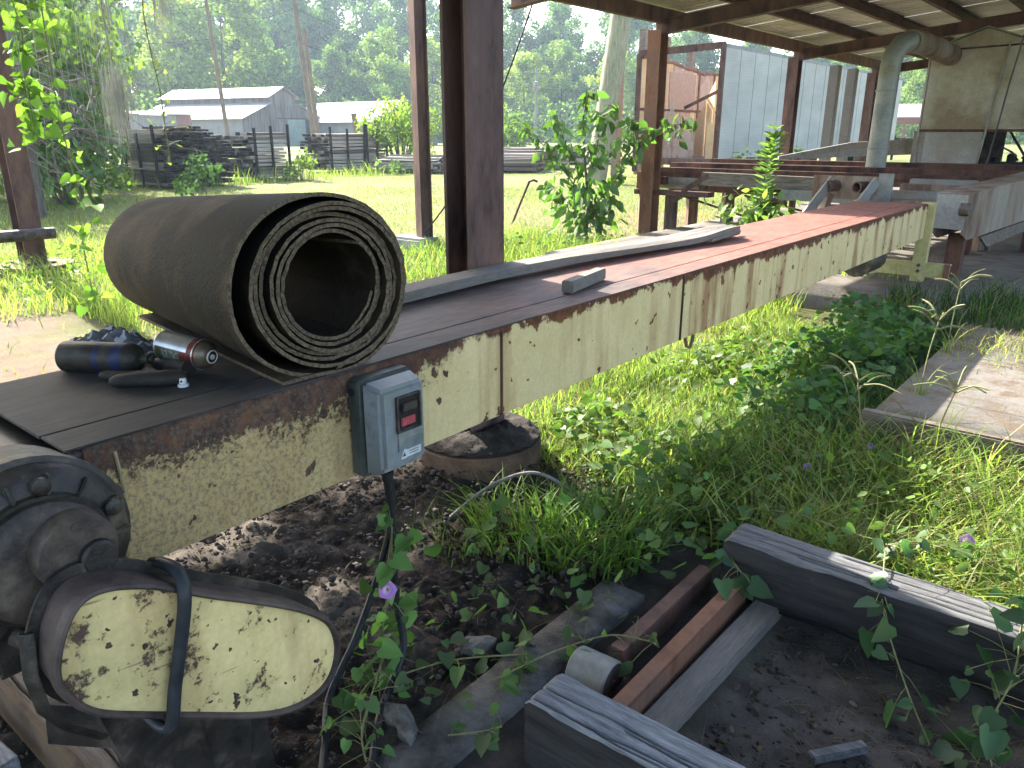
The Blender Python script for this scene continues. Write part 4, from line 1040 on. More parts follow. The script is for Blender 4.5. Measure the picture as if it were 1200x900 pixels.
# ------------------------------------------------------------------ switch box with its cables
def switch_box():
    t = thing('switch_box', 'grey electrical switch box with red and black buttons bolted to the table side', 'switch box', (XN, 1.12, .55))
    gm = simple('box grey', (.17, .185, .185), (.255, .275, .28), 5, .5, .1, bstr=.08, c3=(.22, .22, .20))
    gd = simple('box grey dirty', (.045, .05, .045), (.13, .14, .125), 6, .6, .1, bstr=.12)
    y0, y1, z0, z1 = 1.065, 1.205, .565, .79
    d = .105
    tp = .012
    # back half, dirty
    mb = MB()
    mb.ext(XN + .001, XN + .045, y0 - .012, y1 + .012, z0 - .012, z1 + .004)
    mb.build('back_shell', gd, t, bevel=.008, seg=3)
    # cover tapers toward its face
    a = [(XN + .046, y0 - .01, z0 - .01), (XN + .046, y1 + .01, z0 - .01), (XN + .046, y1 + .01, z1 + .002), (XN + .046, y0 - .01, z1 + .002)]
    b = [(XN + d, y0, z0 + .015), (XN + d, y1 - .004, z0 + .015), (XN + d, y1 - .004, z1 - .012), (XN + d, y0, z1 - .012)]
    mb = MB(); mb.add(a + b, [(0, 3, 2, 1), (4, 5, 6, 7), (0, 1, 5, 4), (1, 2, 6, 5), (2, 3, 7, 6), (3, 0, 4, 7)])
    cv = mb.build('cover', gm, t, bevel=.010, seg=4)
    xf = XN + d
    # raised right-hand strip of the cover, recess with the two buttons
    MB().ext(xf + .0005, xf + .003, y0 + .045, y1 - .032, z0 + .055, z1 - .085).build('name_plate', gm, cv, bevel=.001)
    zc0, zc1 = .672, .752
    MB().ext(xf + .001, xf + .004, y0 + .044, y1 - .026, zc0, zc1).build('button_plate', M['black'], cv, bevel=.001)
    fr = MB(); ya, yb = y0 + .042, y1 - .024
    for (u0, u1, w0, w1) in ((ya, yb, zc1, zc1 + .004), (ya, yb, zc0 - .004, zc0), (ya - .001, ya + .004, zc0, zc1), (yb - .004, yb + .001, zc0, zc1)):
        fr.ext(xf + .001, xf + .008, u0, u1, w0, w1)
    fr.build('button_frame', M['dark_steel'], cv)
    MB().ext(xf + .004, xf + .012, ya + .014, yb - .014, .718, .738).build('start_button', M['dark_steel'], cv, bevel=.002)
    MB().ext(xf + .004, xf + .010, ya + .010, yb - .020, .683, .703).build('stop_button', simple('faded red button', (.36, .05, .06), (.48, .10, .11), 20, .5), cv, bevel=.002)
    # white sticker with a triangle mark and two lines of print, and the yellowed mark above it
    wm = simple('white sticker', (.50, .52, .52), (.62, .64, .64), 20, .6, bstr=.02)
    MB().ext(xf + .0005, xf + .0040, y0 + .068, y1 - .026, .602, .620).build('sticker', wm, cv)
    MB().prism([(xf + .0005, y0 + .050, .600), (xf + .0005, y0 + .068, .600), (xf + .0005, y0 + .068, .623), (xf + .0005, y0 + .060, .623)], (.0034, 0, 0)).build('sticker', wm, cv)
    MB().prism([(xf + .004, y0 + .055, .606), (xf + .004, y0 + .065, .606), (xf + .004, y0 + .060, .616)], (.0004, 0, 0)).build('sticker_mark', M['dark_steel'], cv)
    for z in (.608, .614): MB().ext(xf + .004, xf + .0044, y0 + .074, y1 - .034, z, z + .002).build('sticker_print', M['galv_light'], cv)
    ym = simple('yellow print', (.30, .26, .14), (.36, .31, .17), 20, .6, bstr=.02)
    MB().ext(xf + .003, xf + .0035, y0 + .052, y1 - .034, .651, .6535).build('faded_print', ym, cv)
    MB().ext(xf + .003, xf + .0035, y0 + .052, y0 + .060, .643, .651).build('faded_print', ym, cv)
    MB().lathe((XN + .022, y0 - .0125, .765), (0, -1, 0), [(0, .009), (.004, .009)], 14).build('knockout', M['black'], t)
    MB().tube([(XN + .06, y0 + .045, z0 - .008), (XN + .06, y0 + .045, z0 - .03)], .013, 12).build('cable_gland', M['black'], t, smooth=True)
    MB().tube([(XN + .035, y0 + .075, z0 - .008), (XN + .035, y0 + .075, z0 - .03)], .011, 12).build('cable_gland', M['black'], t, smooth=True)
    for (yy, zz) in ((y1 - .012, z0 + .004), (y1 - .01, z1 - .004)):
        MB().lathe((XN + .055, yy, zz), (0, 0, -1), [(0, .005), (.01, .005)], 8).build('cover_screw', M['dark_steel'], t)
    def smoothpath(pts, n=6):
        out = []
        P = [Vector(p) for p in pts]
        for i in range(len(P) - 1):
            p0, p1, p2, p3 = P[max(i - 1, 0)], P[i], P[i + 1], P[min(i + 2, len(P) - 1)]
            for k in range(n):
                u = k / n
                out.append(.5 * ((2 * p1) + (p2 - p0) * u + (2 * p0 - 5 * p1 + 4 * p2 - p3) * u * u + (3 * p1 - p0 - 3 * p2 + p3) * u ** 3))
        out.append(P[-1]); return out
    x, y = XN + .06, y0 + .045
    tag(MB().tube(smoothpath([(x, y, .535), (x + .005, y + .005, .40), (x + .02, y - .01, .22), (x + .06, y - .03, .10), (x + .12, y - .16, .035), (x + .28, y - .34, .03), (x + .40, y - .50, .03)]), .0095, 8).build('power_cable', M['black'], None, smooth=True),
        'black cable dropping straight from the grey switch box to the dirt', 'cable')
    x, y = XN + .035, y0 + .075
    tag(MB().tube(smoothpath([(x, y, .535), (x + .005, y - .005, .42), (x - .0, y - .06, .27), (x + .02, y - .15, .16), (x + .03, y - .25, .05), (x + .14, y - .35, .04), (x + .26, y - .46, .035)]), .0085, 8).build('power_cable', M['black'], None, smooth=True),
        'black cable bending away left behind the straight one below the switch box', 'cable')
    return smoothpath
smoothpath = switch_box()

# ------------------------------------------------------------------ gear reducer and chain guard
def reducer():
    t = thing('gear_reducer', 'greasy black gear reducer with bolted round cap at the near end of the table', 'gearbox', (-1.13, .33, .7))
    c = Vector((-1.13, .322, .748)); ax = Vector((1, 0, 0))
    r = .135
    hs = MB().lathe(c - ax * .16, ax, [(0, r * .8), (.02, r), (.09, r * 1.02), (.095, r * 1.06), (.115, r * 1.06), (.12, r), (.135, r * .97), (.15, r * .86), (.155, r * .74), (.162, r * .72)], 40).build('housing', M['grease'], t, smooth=True, angle=35)
    MB().lathe(c - ax * .0, ax, [(0, .092), (.012, .090), (.02, .080), (.024, .062)], 36).build('end_cover', M['dark_steel'], t, smooth=True, angle=35)
    bc = MB().lathe(c + Vector((.02, .028, .018)), ax, [(0, .056), (.03, .056), (.036, .052)], 32).build('bearing_cap', M['dark_steel'], t, smooth=True, angle=35)
    cc = c + Vector((.056, .028, .018))
    MB().lathe(cc + Vector((-.002, .022, -.012)), ax, [(0, .026), (.012, .026), (.016, .022)], 20).build('shaft_end', M['grease'], t, smooth=True, angle=35)
    for k in range(6):
        a = k * math.pi / 3 + .4
        MB().lathe(c + Vector((-.004, math.cos(a) * .112, math.sin(a) * .112)), ax, [(0, .013), (.008, .013), (.010, .010)], 12).build('bolt', M['grease'], hs, smooth=True, angle=35)
    for k in range(3):
        a = k * 2 * math.pi / 3 + 3.6
        MB().lathe(cc + Vector((-.004, math.cos(a) * .042, math.sin(a) * .042)), ax, [(0, .008), (.006, .008)], 6).build('bolt', M['dark_steel'], bc)
    for k in range(14):
        a = k * 2 * math.pi / 14
        u = Vector((0, math.cos(a), math.sin(a)))
        MB().bar(c + Vector((-.006, 0, 0)) + u * .094, c + Vector((-.010, 0, 0)) + u * .126, .007, .014, (1, 0, 0)).build('rib', M['grease'], hs, bevel=.002)
    # torque rib and feet
    MB().ext(-1.33, -1.17, .24, .32, .56, .66).build('foot', M['grease'], t, bevel=.01)
    MB().bar((-1.20, .40, .82), (-1.19, .455, .765), .05, .05).build('lug', M['grease'], t, bevel=.01)
    MB().tube([(-1.14, .27, .645), (-1.05, .31, .62)], .014, 12).build('arm', M['dark_steel'], t, smooth=True)
reducer()

def guard():
    """chain guard: long rounded plate with a rolled rim, tipped down toward the far end"""
    t = thing('chain_guard', 'oblong cream yellow chain guard with chipped paint and a rusty rim', 'chain guard', (-1.05, .48, .55))
    GX = -1.0
    O = [(.266, .657), (.275, .688), (.288, .716), (.302, .736), (.323, .748), (.350, .747), (.378, .737), (.412, .72), (.45, .693), (.5, .657), (.566, .614), (.637, .564), (.68, .527), (.709, .493), (.720, .452), (.718, .415), (.704, .381), (.677, .360), (.639, .355), (.592, .365), (.539, .392), (.445, .457), (.364, .513), (.313, .549), (.29, .574), (.274, .603), (.266, .629)]
    # smooth the outline (closed Chaikin)
    P = [Vector((0, y, z)) for y, z in O]
    for _ in range(2):
        P = [q for i in range(len(P)) for q in (P[i] * .75 + P[(i + 1) % len(P)] * .25, P[i] * .25 + P[(i + 1) % len(P)] * .75)]
    n = len(P); c = sum(P, Vector()) / n
    def inset(k):
        out = []
        for i in range(n):
            d = (P[(i + 1) % n] - P[i - 1]).normalized(); nn = Vector((0, d.z, -d.y))
            if nn.dot(c - P[i]) < 0: nn = -nn
            out.append(P[i] + nn * k)
        return out
    def at(ps, x): return [Vector((x, p.y, p.z)) for p in ps]
    fm = paint_rust('guard paint', 5.0, None, fs=2.7, paint=(.84, .64, .30), paint2=(.72, .55, .23), scratch=.7, amount=.062, rust=((.028, .018, .015), (.075, .042, .034), (.13, .075, .055)))
    rim_m = simple('rusty rim', (.040, .030, .030), (.10, .072, .065), 9, .6, .2, bstr=.4, c3=(.14, .10, .085))
    # face, slightly dished
    A = at(inset(.0105), GX - .003); B = at(inset(.045), GX - .0015)
    V = A + B + [Vector((GX - .0005, c.y, c.z))]
    F = [(i, (i + 1) % n, n + (i + 1) % n, n + i) for i in range(n)] + [(n + i, n + (i + 1) % n, 2 * n) for i in range(n)]
    MB().add(V, F).build('face_plate', fm, t, smooth=True)
    # rolled rim and the side band behind it
    prof = [(.011, -.004), (.0095, .003), (.006, .006), (.002, .004), (.0, -.002), (-.001, -.012), (.002, -.02), (.003, -.060)]
    V = []; F = []
    for (k, dx) in prof: V += at(inset(k), GX + dx)
    for q in range(len(prof) - 1):
        for i in range(n): F.append((q * n + i, q * n + (i + 1) % n, (q + 1) * n + (i + 1) % n, (q + 1) * n + i))
    MB().add(V, F).build('rim', rim_m, t, smooth=True)
    MB().add(at(inset(-.012), GX - .062) + at(inset(-.012), GX - .068), [tuple(range(n)), tuple(range(2 * n - 1, n - 1, -1))] + [(i, n + i, n + (i + 1) % n, (i + 1) % n) for i in range(n)]).build('back_plate', M['grease'], t)
    # flap of sheet bent away at the lower left
    MB().tube([(-1.06, .262, .69), (-1.05, .254, .63), (-1.05, .260, .57), (-1.06, .285, .52), (-1.06, .33, .47)], .010, 8, flat=.35).build('loose_band', M['grease'], t, smooth=True)
    # stand under the guard
    MB().bar((-1.22, .56, -.02), (-1.16, .50, .42), .06, .09).build('stand_leg', M['grease'], t)
    MB().bar((-1.40, .36, .30), (-1.12, .60, .26), .05, .09).build('stand_rail', M['grease'], t)
    MB().prism([(-1.12, .34, .50), (-1.12, .62, .36), (-1.16, .66, .02), (-1.16, .44, .02)], (-.03, 0, 0)).build('stand_plate', M['grease'], t)
    # black strap pulled over the guard
    s = MB()
    sp = [(-1.09, .452, .700), (-1.06, .450, .712), (GX - .012, .453, .714), (GX + .016, .445, .685), (GX + .013, .430, .61), (GX + .013, .412, .545), (GX + .014, .398, .487), (GX - .01, .392, .474), (-1.08, .392, .47)]
    tag(s.tube(smoothpath(sp, 5), .0105, 10, flat=.75).build('rubber_strap', M['strap'], None, smooth=True),
        'black rubber strap stretched over the yellow chain guard', 'strap')
guard()

# ------------------------------------------------------------------ pit: timbers, rails, roller
def timber(name, label, p0, p1, w, h, m, seed, cracks=5, endm='timber_side'):
    """squared old timber: ends cut, arrises worn, real checks along the top"""
    p0, p1 = Vector(p0), Vector(p1)
    d = (p1 - p0); L = d.length; d.normalize(); s = d.cross(Vector((0, 0, 1))).normalized(); up = s.cross(d)
    nl, nw = int(L / .014) + 2, 72
    t_ = np.linspace(0, L, nl); u_ = np.linspace(-w / 2, w / 2, nw)
    T_, U_ = np.meshgrid(t_, u_, indexing='ij')
    wav = .016 * (fbm(T_ * 2.2, U_ * 0 + seed, seed) - .5) * 2
    Z = .006 * (fbm(T_ * 3, U_ * 40, seed + 1) - .5) + .003 * (fbm(T_ * 9, U_ * 160, seed + 2) - .5) + wav * .5
    rs = np.random.default_rng(seed)
    for k in range(cracks):
        u0 = rs.uniform(-.40, .40) * w; a, b = sorted(rs.uniform(-.1, 1.1, 2) * L)
        if b - a < .35 * L: b = a + .5 * L
        line = u0 + .014 * (fbm(T_ * 3.1, T_ * 0 + k, seed + k * 5) - .5) * 2
        wdt = rs.uniform(.0014, .0036)
        dep = rs.uniform(.010, .024) * (T_ > a) * (T_ < b)
        Z = Z - dep * np.exp(-((U_ - line) / wdt) ** 2)
    edge = np.clip((np.abs(U_) - (w / 2 - .008)) / .008, 0, 1); Z = Z - .010 * edge ** 2 * (0.3 + 2.2 * np.clip(fbm(T_ * 9, U_ * 0, seed + 4) - .35, 0, 1))
    Z = Z - .012 * np.clip((.012 - np.minimum(T_, L - T_)) / .012, 0, 1)
    base = np.array(p0)[None, None, :] + T_[..., None] * np.array(d) + U_[..., None] * np.array(s) + (h / 2 + Z)[..., None] * np.array(up)
    V = [base.reshape(-1, 3)]
    idx = np.arange(nl * nw).reshape(nl, nw)
    q = list(np.stack([idx[:-1, :-1], idx[1:, :-1], idx[1:, 1:], idx[:-1, 1:]], -1).reshape(-1, 4))
    ring = np.concatenate([idx[:, 0], idx[-1, 1:], idx[::-1, -1][1:], idx[0, ::-1][1:-1]])
    n = len(ring); prev = ring; off = nl * nw
    top = V[0][ring]
    for j, f in enumerate((.22, .45, .7, 1.0)):
        pts = top - np.array(up) * (h * f)
        bulge = (.006 * (fbm(np.arange(n) * .13, np.full(n, j * 1.7), seed + 8) - .5) * 2)
        cen = np.array((p0 + p1) / 2)
        out = pts - cen; out = out - np.outer(out @ np.array(up), np.array(up)); 
        side = out - np.outer(out @ np.array(d), np.array(d)); side = side / (np.linalg.norm(side, axis=1)[:, None] + 1e-6)
        pts = pts + side * bulge[:, None]
        V.append(pts); cur = np.arange(off, off + n); off += n
        q += [np.array([prev[(i + 1) % n], prev[i], cur[i], cur[(i + 1) % n]]) for i in range(n)]
        prev = cur
    V = np.concatenate(V)
    loops = list(np.concatenate(q)); sizes = [4] * len(q)
    loops += list(prev[::-1]); sizes.append(n)
    o = np_mesh(name, V, np.array(loops), np.array(sizes), m)
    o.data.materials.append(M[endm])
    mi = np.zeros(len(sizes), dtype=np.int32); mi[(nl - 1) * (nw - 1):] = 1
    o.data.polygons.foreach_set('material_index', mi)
    return o
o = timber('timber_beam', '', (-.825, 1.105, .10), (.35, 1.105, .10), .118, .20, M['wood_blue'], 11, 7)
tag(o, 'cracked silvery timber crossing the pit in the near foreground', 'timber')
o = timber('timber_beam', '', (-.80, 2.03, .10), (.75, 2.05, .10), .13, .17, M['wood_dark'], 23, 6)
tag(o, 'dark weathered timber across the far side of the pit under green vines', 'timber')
tag(MB().bar((-.74, 2.12, .0), (.8, 2.15, .0), .2, .1).build('lower_sleeper', M['wood_dark'], None), 'buried lower timber below the dark vine covered timber', 'timber')

for (y0, y1, x, z, lab) in ((1.47, 1.985, -.855, .03, 'outer rusty angle iron rail between the two timbers, next to the curb'), (1.18, 1.965, -.735, .045, 'inner rusty angle iron rail between the two timbers, beside the grey plank')):
    t = thing('steel_rail', lab, 'rail', (x, 1.5, 0))
    mb = MB(); mb.ext(x - .021, x + .021, y0, y1, z + .022, z + .028); mb.ext(x + .013, x + .021, y0, y1, z - .06, z + .022)
    mb.build('rail_bar', M['rust_orange'] if x > -.8 else M['rust_post'], t, bevel=.002)
MB_ = MB().bar((-.672, 1.18, -.005), (-.650, 2.04, -.005), .075, .05)
tag(MB_.build('floor_plank', M['wood_y'], None, bevel=.005), 'grey plank lying beside the inner rail on the pit floor', 'plank')
t = thing('pit_roller', 'small grey steel roller between the curb and the rails', 'roller', (-.86, 1.38, .02))
MB().lathe((-.925, 1.385, .018), (1, .05, 0), [(0, .054), (.004, .058), (.105, .058), (.11, .054)], 28).build('roller_body', M['galv_light'], t, smooth=True, angle=35)
MB().lathe((-.814, 1.39, .018), (1, .05, 0), [(0, .053), (-.010, .048), (-.010, .012), (.004, .012)], 24).build('roller_hub', M['dark_steel'], t, smooth=True, angle=35)
tag(MB().bar((-.36, 1.50, -.015), (-.275, 1.62, -.02), .026, .022).build('wood_offcut', M['wood_dark'], None, bevel=.003), 'small dark wood offcut lying on the pit floor', 'wood offcut')

# near left corner: beam, plank and broken concrete under the guard
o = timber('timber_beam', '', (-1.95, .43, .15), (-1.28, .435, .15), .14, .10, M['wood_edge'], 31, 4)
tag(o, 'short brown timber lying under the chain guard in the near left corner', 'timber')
tag(MB().bar((-1.9, .355, .16), (-1.27, .365, .16), .012, .10).build('brown_board', simple('muddy board', (.055, .036, .022), (.13, .085, .05), 6, .9, c3=(.10, .065, .04)), None), 'muddy brown board against the short timber in the near left corner', 'board')
tag(MB().bar((-1.75, .262, .155), (-1.50, .285, .155), .06, .04).build('plank_end', M['wood_blue'], None, bevel=.004), 'pale grey plank end in the bottom left corner', 'plank')

def rock(name, c, r, m, seed, flat=.6):
    bm = bmesh.new(); bmesh.ops.create_icosphere(bm, subdivisions=2, radius=1)
    rs = random.Random(seed); ph = [rs.uniform(0, 6) for _ in range(6)]
    for v in bm.verts:
        p = v.co; k = 1 + .22 * math.sin(p.x * 3 + ph[0]) * math.sin(p.y * 2.6 + ph[1]) + .18 * math.sin(p.z * 4 + ph[2]) * math.sin(p.x * 5 + ph[3]) + rs.uniform(-.06, .06)
        v.co = Vector((p.x * k, p.y * k * (.7 + .3 * math.sin(ph[4])), p.z * k * flat)) * r
    me = bpy.data.meshes.new(name); bm.to_mesh(me); bm.free()
    o = link(me, name, m, None); o.location = c; o.rotation_euler = (0, 0, rs.uniform(0, 6)); return o
rub = simple('dusty rubble', (.07, .063, .055), (.17, .16, .145), 14, .95, 0, bstr=.8, bdist=.012, c3=(.12, .105, .09))
lab = ['broad flat stone on the dirt near the curb', 'dusty lump of concrete beside the dark soil']
for i, (x, y, r, f) in enumerate(((-1.18, 1.28, .050, .5), (-1.13, .96, .075, .45))):
    tag(rock('stone', (x, y, .02), r, rub, 70 + i, f), lab[i], 'stone')
# loose clods in the dirt: nobody could count them
def clods():
    bm = bmesh.new(); bmesh.ops.create_icosphere(bm, subdivisions=1, radius=1)
    bv = np.array([v.co[:] for v in bm.verts]); bf = np.array([[v.index for v in f.verts] for f in bm.faces]); bm.free()
    N = 5200
    x = rng.uniform(-2.3, -1.14, N); y = rng.uniform(.3, 2.4, N); s = .0025 + .011 * rng.random(N) ** 4
    N2 = 1600
    x = np.concatenate([x, rng.uniform(-.62, .4, N2)]); y = np.concatenate([y, rng.uniform(1.2, 2.0, N2)]); s = np.concatenate([s, .002 + .007 * rng.random(N2) ** 3])
    z = np.where(x > -.7, -.035, .03 + .10 * np.clip(fbm(x * 6, y * 6, 11) - .38, 0, 1) + .05 * sstep(-1.5, -2.1, x))
    n = N + N2; k = len(bv)
    j = 1 + .9 * (rng.random((n, k, 1)) - .5)
    V = (bv[None] * j * s[:, None, None] * np.array([1, .85, .7])) + np.stack([x, y, z], -1)[:, None, :]
    F = (bf[None] + (np.arange(n) * k)[:, None, None]).reshape(-1)
    o = np_mesh('soil_clods', V.reshape(-1, 3), F, np.full(n * len(bf), 3), M['soil'])
    o.data.materials[0] = simple('crumbly soil', (.030, .024, .020), (.085, .070, .058), 14, .95, 0, bstr=.8, bdist=.02)
    tag(o, 'loose crumbs and clods of dark soil under the table', 'soil', kind='stuff')
clods()
# ================================================================== PLANTS
def colj(base, n, var=.25, hue=.10):
    b = np.array(base)[None, :] * (1 + var * (rng.random((n, 1)) - .5) * 2)
    b = b * (1 + hue * (rng.random((n, 3)) - .5) * 2)
    return b

def blades(name, x, y, z, h, w, cols, lean=.5, parent=None, segs=3, m=None, az=None):
    """many grass blades as one mesh; x, y, z, h, w arrays"""
    n = len(x)
    az = rng.uniform(0, 2 * np.pi, n) if az is None else az
    bend = lean * (.25 + rng.random(n)) * h
    dx, dy = np.cos(az), np.sin(az); sx, sy = -dy, dx
    # face twist
    tw = rng.uniform(-.9, .9, n); sx2 = sx * np.cos(tw) + dx * np.sin(tw); sy2 = sy * np.cos(tw) + dy * np.sin(tw)
    lv = np.linspace(0, 1, segs + 1); V = []; C = []
    for i, u in enumerate(lv):
        r = bend * u ** 1.9; zz = h * (u - .32 * np.clip(lean, 0, 1.2) * u ** 2.6)
        ww = w * (1 - u) ** .7 * .5
        cx, cy, cz = x + dx * r, y + dy * r, z + zz
        shade = .72 + .28 * u
        if i < segs:
            V += [np.stack([cx - sx2 * ww, cy - sy2 * ww, cz], -1), np.stack([cx + sx2 * ww, cy + sy2 * ww, cz], -1)]
            C += [cols, cols]
        else:
            V.append(np.stack([cx, cy, cz], -1)); C.append(cols)
    k = 2 * segs + 1
    V = np.stack(V, 1); C = np.stack(C, 1)
    f = []; sizes = []
    for i in range(segs - 1): f += [2 * i, 2 * i + 1, 2 * i + 3, 2 * i + 2]; sizes.append(4)
    f += [2 * segs - 2, 2 * segs - 1, 2 * segs]; sizes.append(3)
    F = (np.array(f)[None] + (np.arange(n) * k)[:, None]).ravel()
    return np_mesh(name, V.reshape(-1, 3), F, np.tile(sizes, n), m or M['grass'], parent, C.reshape(-1, 3))

OUT = {'oval': [(0, 0), (.18, .18), (.42, .27), (.75, .16), (1, 0)],
       'heart': [(0, 0), (-.10, .30), (.12, .46), (.55, .34), (1, 0)],
       'lance': [(0, 0), (.2, .13), (.5, .17), (.8, .09), (1, 0)],
       'diamond': [(0, 0), (.45, .42), (1, 0)]}
def leaves(name, pos, tip, nrm, size, cols, shape='oval', parent=None, m=None, fold=.18, droop=.0):
    """leaf blades: base at pos, pointing along tip, facing nrm"""
    n = len(pos)
    tip = tip / (np.linalg.norm(tip, axis=1)[:, None] + 1e-9)
    b = np.cross(nrm, tip); b /= (np.linalg.norm(b, axis=1)[:, None] + 1e-9)
    nr = np.cross(tip, b)
    o = OUT[shape]; k = len(o)
    V = []
    def P(s, w): return pos + tip * (size * s)[:, None] + b * (size * w)[:, None] + nr * (size * (abs(w) * fold - droop * s * s))[:, None]
    for (s, w) in o: V.append(P(s, w))
    for (s, w) in o[1:-1]: V.append(P(s, -w))
    kk = len(V); V = np.stack(V, 1)
    L = list(range(k)); Rr = [0] + list(range(k, kk)) + [k - 1]
    f = L + Rr[::-1]; sizes = [k, len(Rr)]
    F = (np.array(f)[None] + (np.arange(n) * kk)[:, None]).ravel()
    C = np.repeat(cols[:, None, :], kk, 1)
    return np_mesh(name, V.reshape(-1, 3), F, np.tile(sizes, n), m or M['leaf'], parent, C.reshape(-1, 3))

LEAFV = {}
def leaf_parts(t, pos, tip, nrm, size, base, shape, rs):
    """every leaf an object of its own; alike leaves share a mesh"""
    key = (base, shape)
    if key not in LEAFV:
        ms = []
        for k in range(7):
            c = np.array([base]) * (.62 + .13 * k) * (1 + .12 * (np.random.default_rng(k).random((1, 3)) - .5))
            o = leaves('leaf', np.zeros((1, 3)), np.array([[1., 0, 0]]), np.array([[0, 0, 1.]]), np.array([1.]), c, shape, None, None, .10 + .03 * k, .02 + .05 * k)
            ms.append(o.data); bpy.data.objects.remove(o)
        LEAFV[key] = ms
    if len(pos) > 300:
        k = len(pos) - 300
        leaves('foliage', pos[:k], tip[:k], nrm[:k], size[:k], colj(base, k, .35, .1), shape, t, None, .16, .12)['kind'] = 'stuff'
        pos, tip, nrm, size = pos[k:], tip[k:], nrm[k:], size[k:]
    off = np.array(wloc(t))
    for p, d, q, s in zip(pos, tip, nrm, size):
        x = Vector(d).normalized(); y = Vector(q).cross(x)
        if y.length < 1e-4: continue
        y.normalize(); z = x.cross(y)
        o = bpy.data.objects.new('leaf', rs.choice(LEAFV[key])) if False else bpy.data.objects.new('leaf', LEAFV[key][int(rs.integers(0, 7))])
        COL.objects.link(o); o.parent = t
        m = Matrix((x, y, z)).transposed().to_4x4() @ Matrix.Scale(float(s), 4)
        m.translation = Vector(p - off); o.matrix_basis = m

def rdir(n, up=0.0):
    d = rng.normal(size=(n, 3)); d /= np.linalg.norm(d, axis=1)[:, None]
    d[:, 2] += up
    return d / np.linalg.norm(d, axis=1)[:, None]

def in_view(x, y, margin=.06):
    """keep plants to what the picture (or a step to its side) could see"""
    a, s, c = R(YAW), math.sin(R(YAW)), math.cos(R(YAW))
    f = -x * s + y * c; u = x * c + y * s
    return (f > .3) & (np.abs(u / np.maximum(f, .1)) < .667 * 1.30 + margin + .15)

def patch(n, x0, x1, y0, y1, dens=None):
    x = rng.uniform(x0, x1, n); y = rng.uniform(y0, y1, n)
    k = in_view(x, y)
    if dens is not None: k &= rng.random(n) < dens(x, y)
    return x[k], y[k]

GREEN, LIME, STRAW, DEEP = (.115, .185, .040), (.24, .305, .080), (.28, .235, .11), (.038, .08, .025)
def grass(name, label, n, box, hh, ww, base, straw=.15, lean=.6, dens=None, segs=3, z=0.0, alt=None):
    x, y = patch(n, *box, dens)
    n = len(x)
    h = hh * (.45 + .9 * rng.random(n) ** 1.4) * (.55 + .9 * vnoise(x * 2.3, y * 2.3, 77))
    w = ww * (.6 + .7 * rng.random(n))
    c = colj(base, n, .3, .12)
    if alt is not None:
        k = rng.random(n) < vnoise(x * 1.3, y * 1.3, 19); c[k] = colj(alt, k.sum(), .3, .1)
    k = rng.random(n) < straw; c[k] = colj(STRAW, k.sum(), .3, .08)
    o = blades(name, x, y, np.full(n, z - .005), h, w, c, lean, None, segs)
    return tag(o, label, 'grass', kind='stuff')

# --- mown lawn beyond the shed, thinning with distance
def lawn():
    d1 = lambda x, y: np.clip(14.0 / (np.hypot(x, y) + 1), .05, 1) * (.35 + .9 * vnoise(x * .5, y * .5, 4)) * ((x < -2.1) | (y > 6)) * ~((x > -4.9) & (y > 6.0) & (y < 18.6)) * (1 - .92 * ((np.hypot((x + 5.6) / 1.5, (y - 1.5) / .8)) < 1))
    grass('lawn_grass', 'mown yellow green lawn between the sheds and the lumber stacks', 330000, (-34, -2.1, .2, 30), .085, .010, LIME, .30, .8, d1, 2, alt=GREEN)
lawn()
# --- lush strip behind the table
grass('tall_grass', 'long bright grass growing behind the conveyor table', 30000, (-6.6, -1.98, 2.35, 8.3), .22, .008, LIME, .08, .7, lambda x, y: .25 + .75 * (vnoise(x * 1.6, y * 1.6, 6) > .33), alt=GREEN)
grass('tall_grass', 'sunlit weeds under and behind the middle of the table', 20000, (-2.05, -1.1, 2.35, 5.4), .15, .007, LIME, .10, .8, lambda x, y: .3 + .7 * vnoise(x * 2.6, y * 2.6, 16), alt=GREEN)
# --- clumps in the shade in front of the pier
def clump(label, cx, cy, rx, ry, n, h, w, base, straw=.04):
    a = rng.uniform(0, 2 * np.pi, n); r = np.sqrt(rng.random(n))
    x, y = cx + rx * r * np.cos(a), cy + ry * r * np.sin(a)
    c = colj(base, n, .3, .12); k = rng.random(n) < straw; c[k] = colj(STRAW, k.sum())
    hh = h * (.45 + .75 * rng.random(n)) * (1 - .3 * r)
    az = a + rng.normal(0, .9, n)
    o = blades('grass_clump', x, y, np.full(n, -.005), hh, w * (.6 + .6 * rng.random(n)), c, .85, None, 5, az=az)
    return tag(o, label, 'grass', kind='stuff')
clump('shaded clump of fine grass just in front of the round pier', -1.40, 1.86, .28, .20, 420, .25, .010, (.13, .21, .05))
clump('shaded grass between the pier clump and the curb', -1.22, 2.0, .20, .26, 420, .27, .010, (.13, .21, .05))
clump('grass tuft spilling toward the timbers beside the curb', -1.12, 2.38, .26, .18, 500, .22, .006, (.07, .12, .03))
clump('thin grass tuft on the dirt slope left of the pier', -1.62, 1.62, .16, .12, 110, .17, .005, (.08, .12, .035))
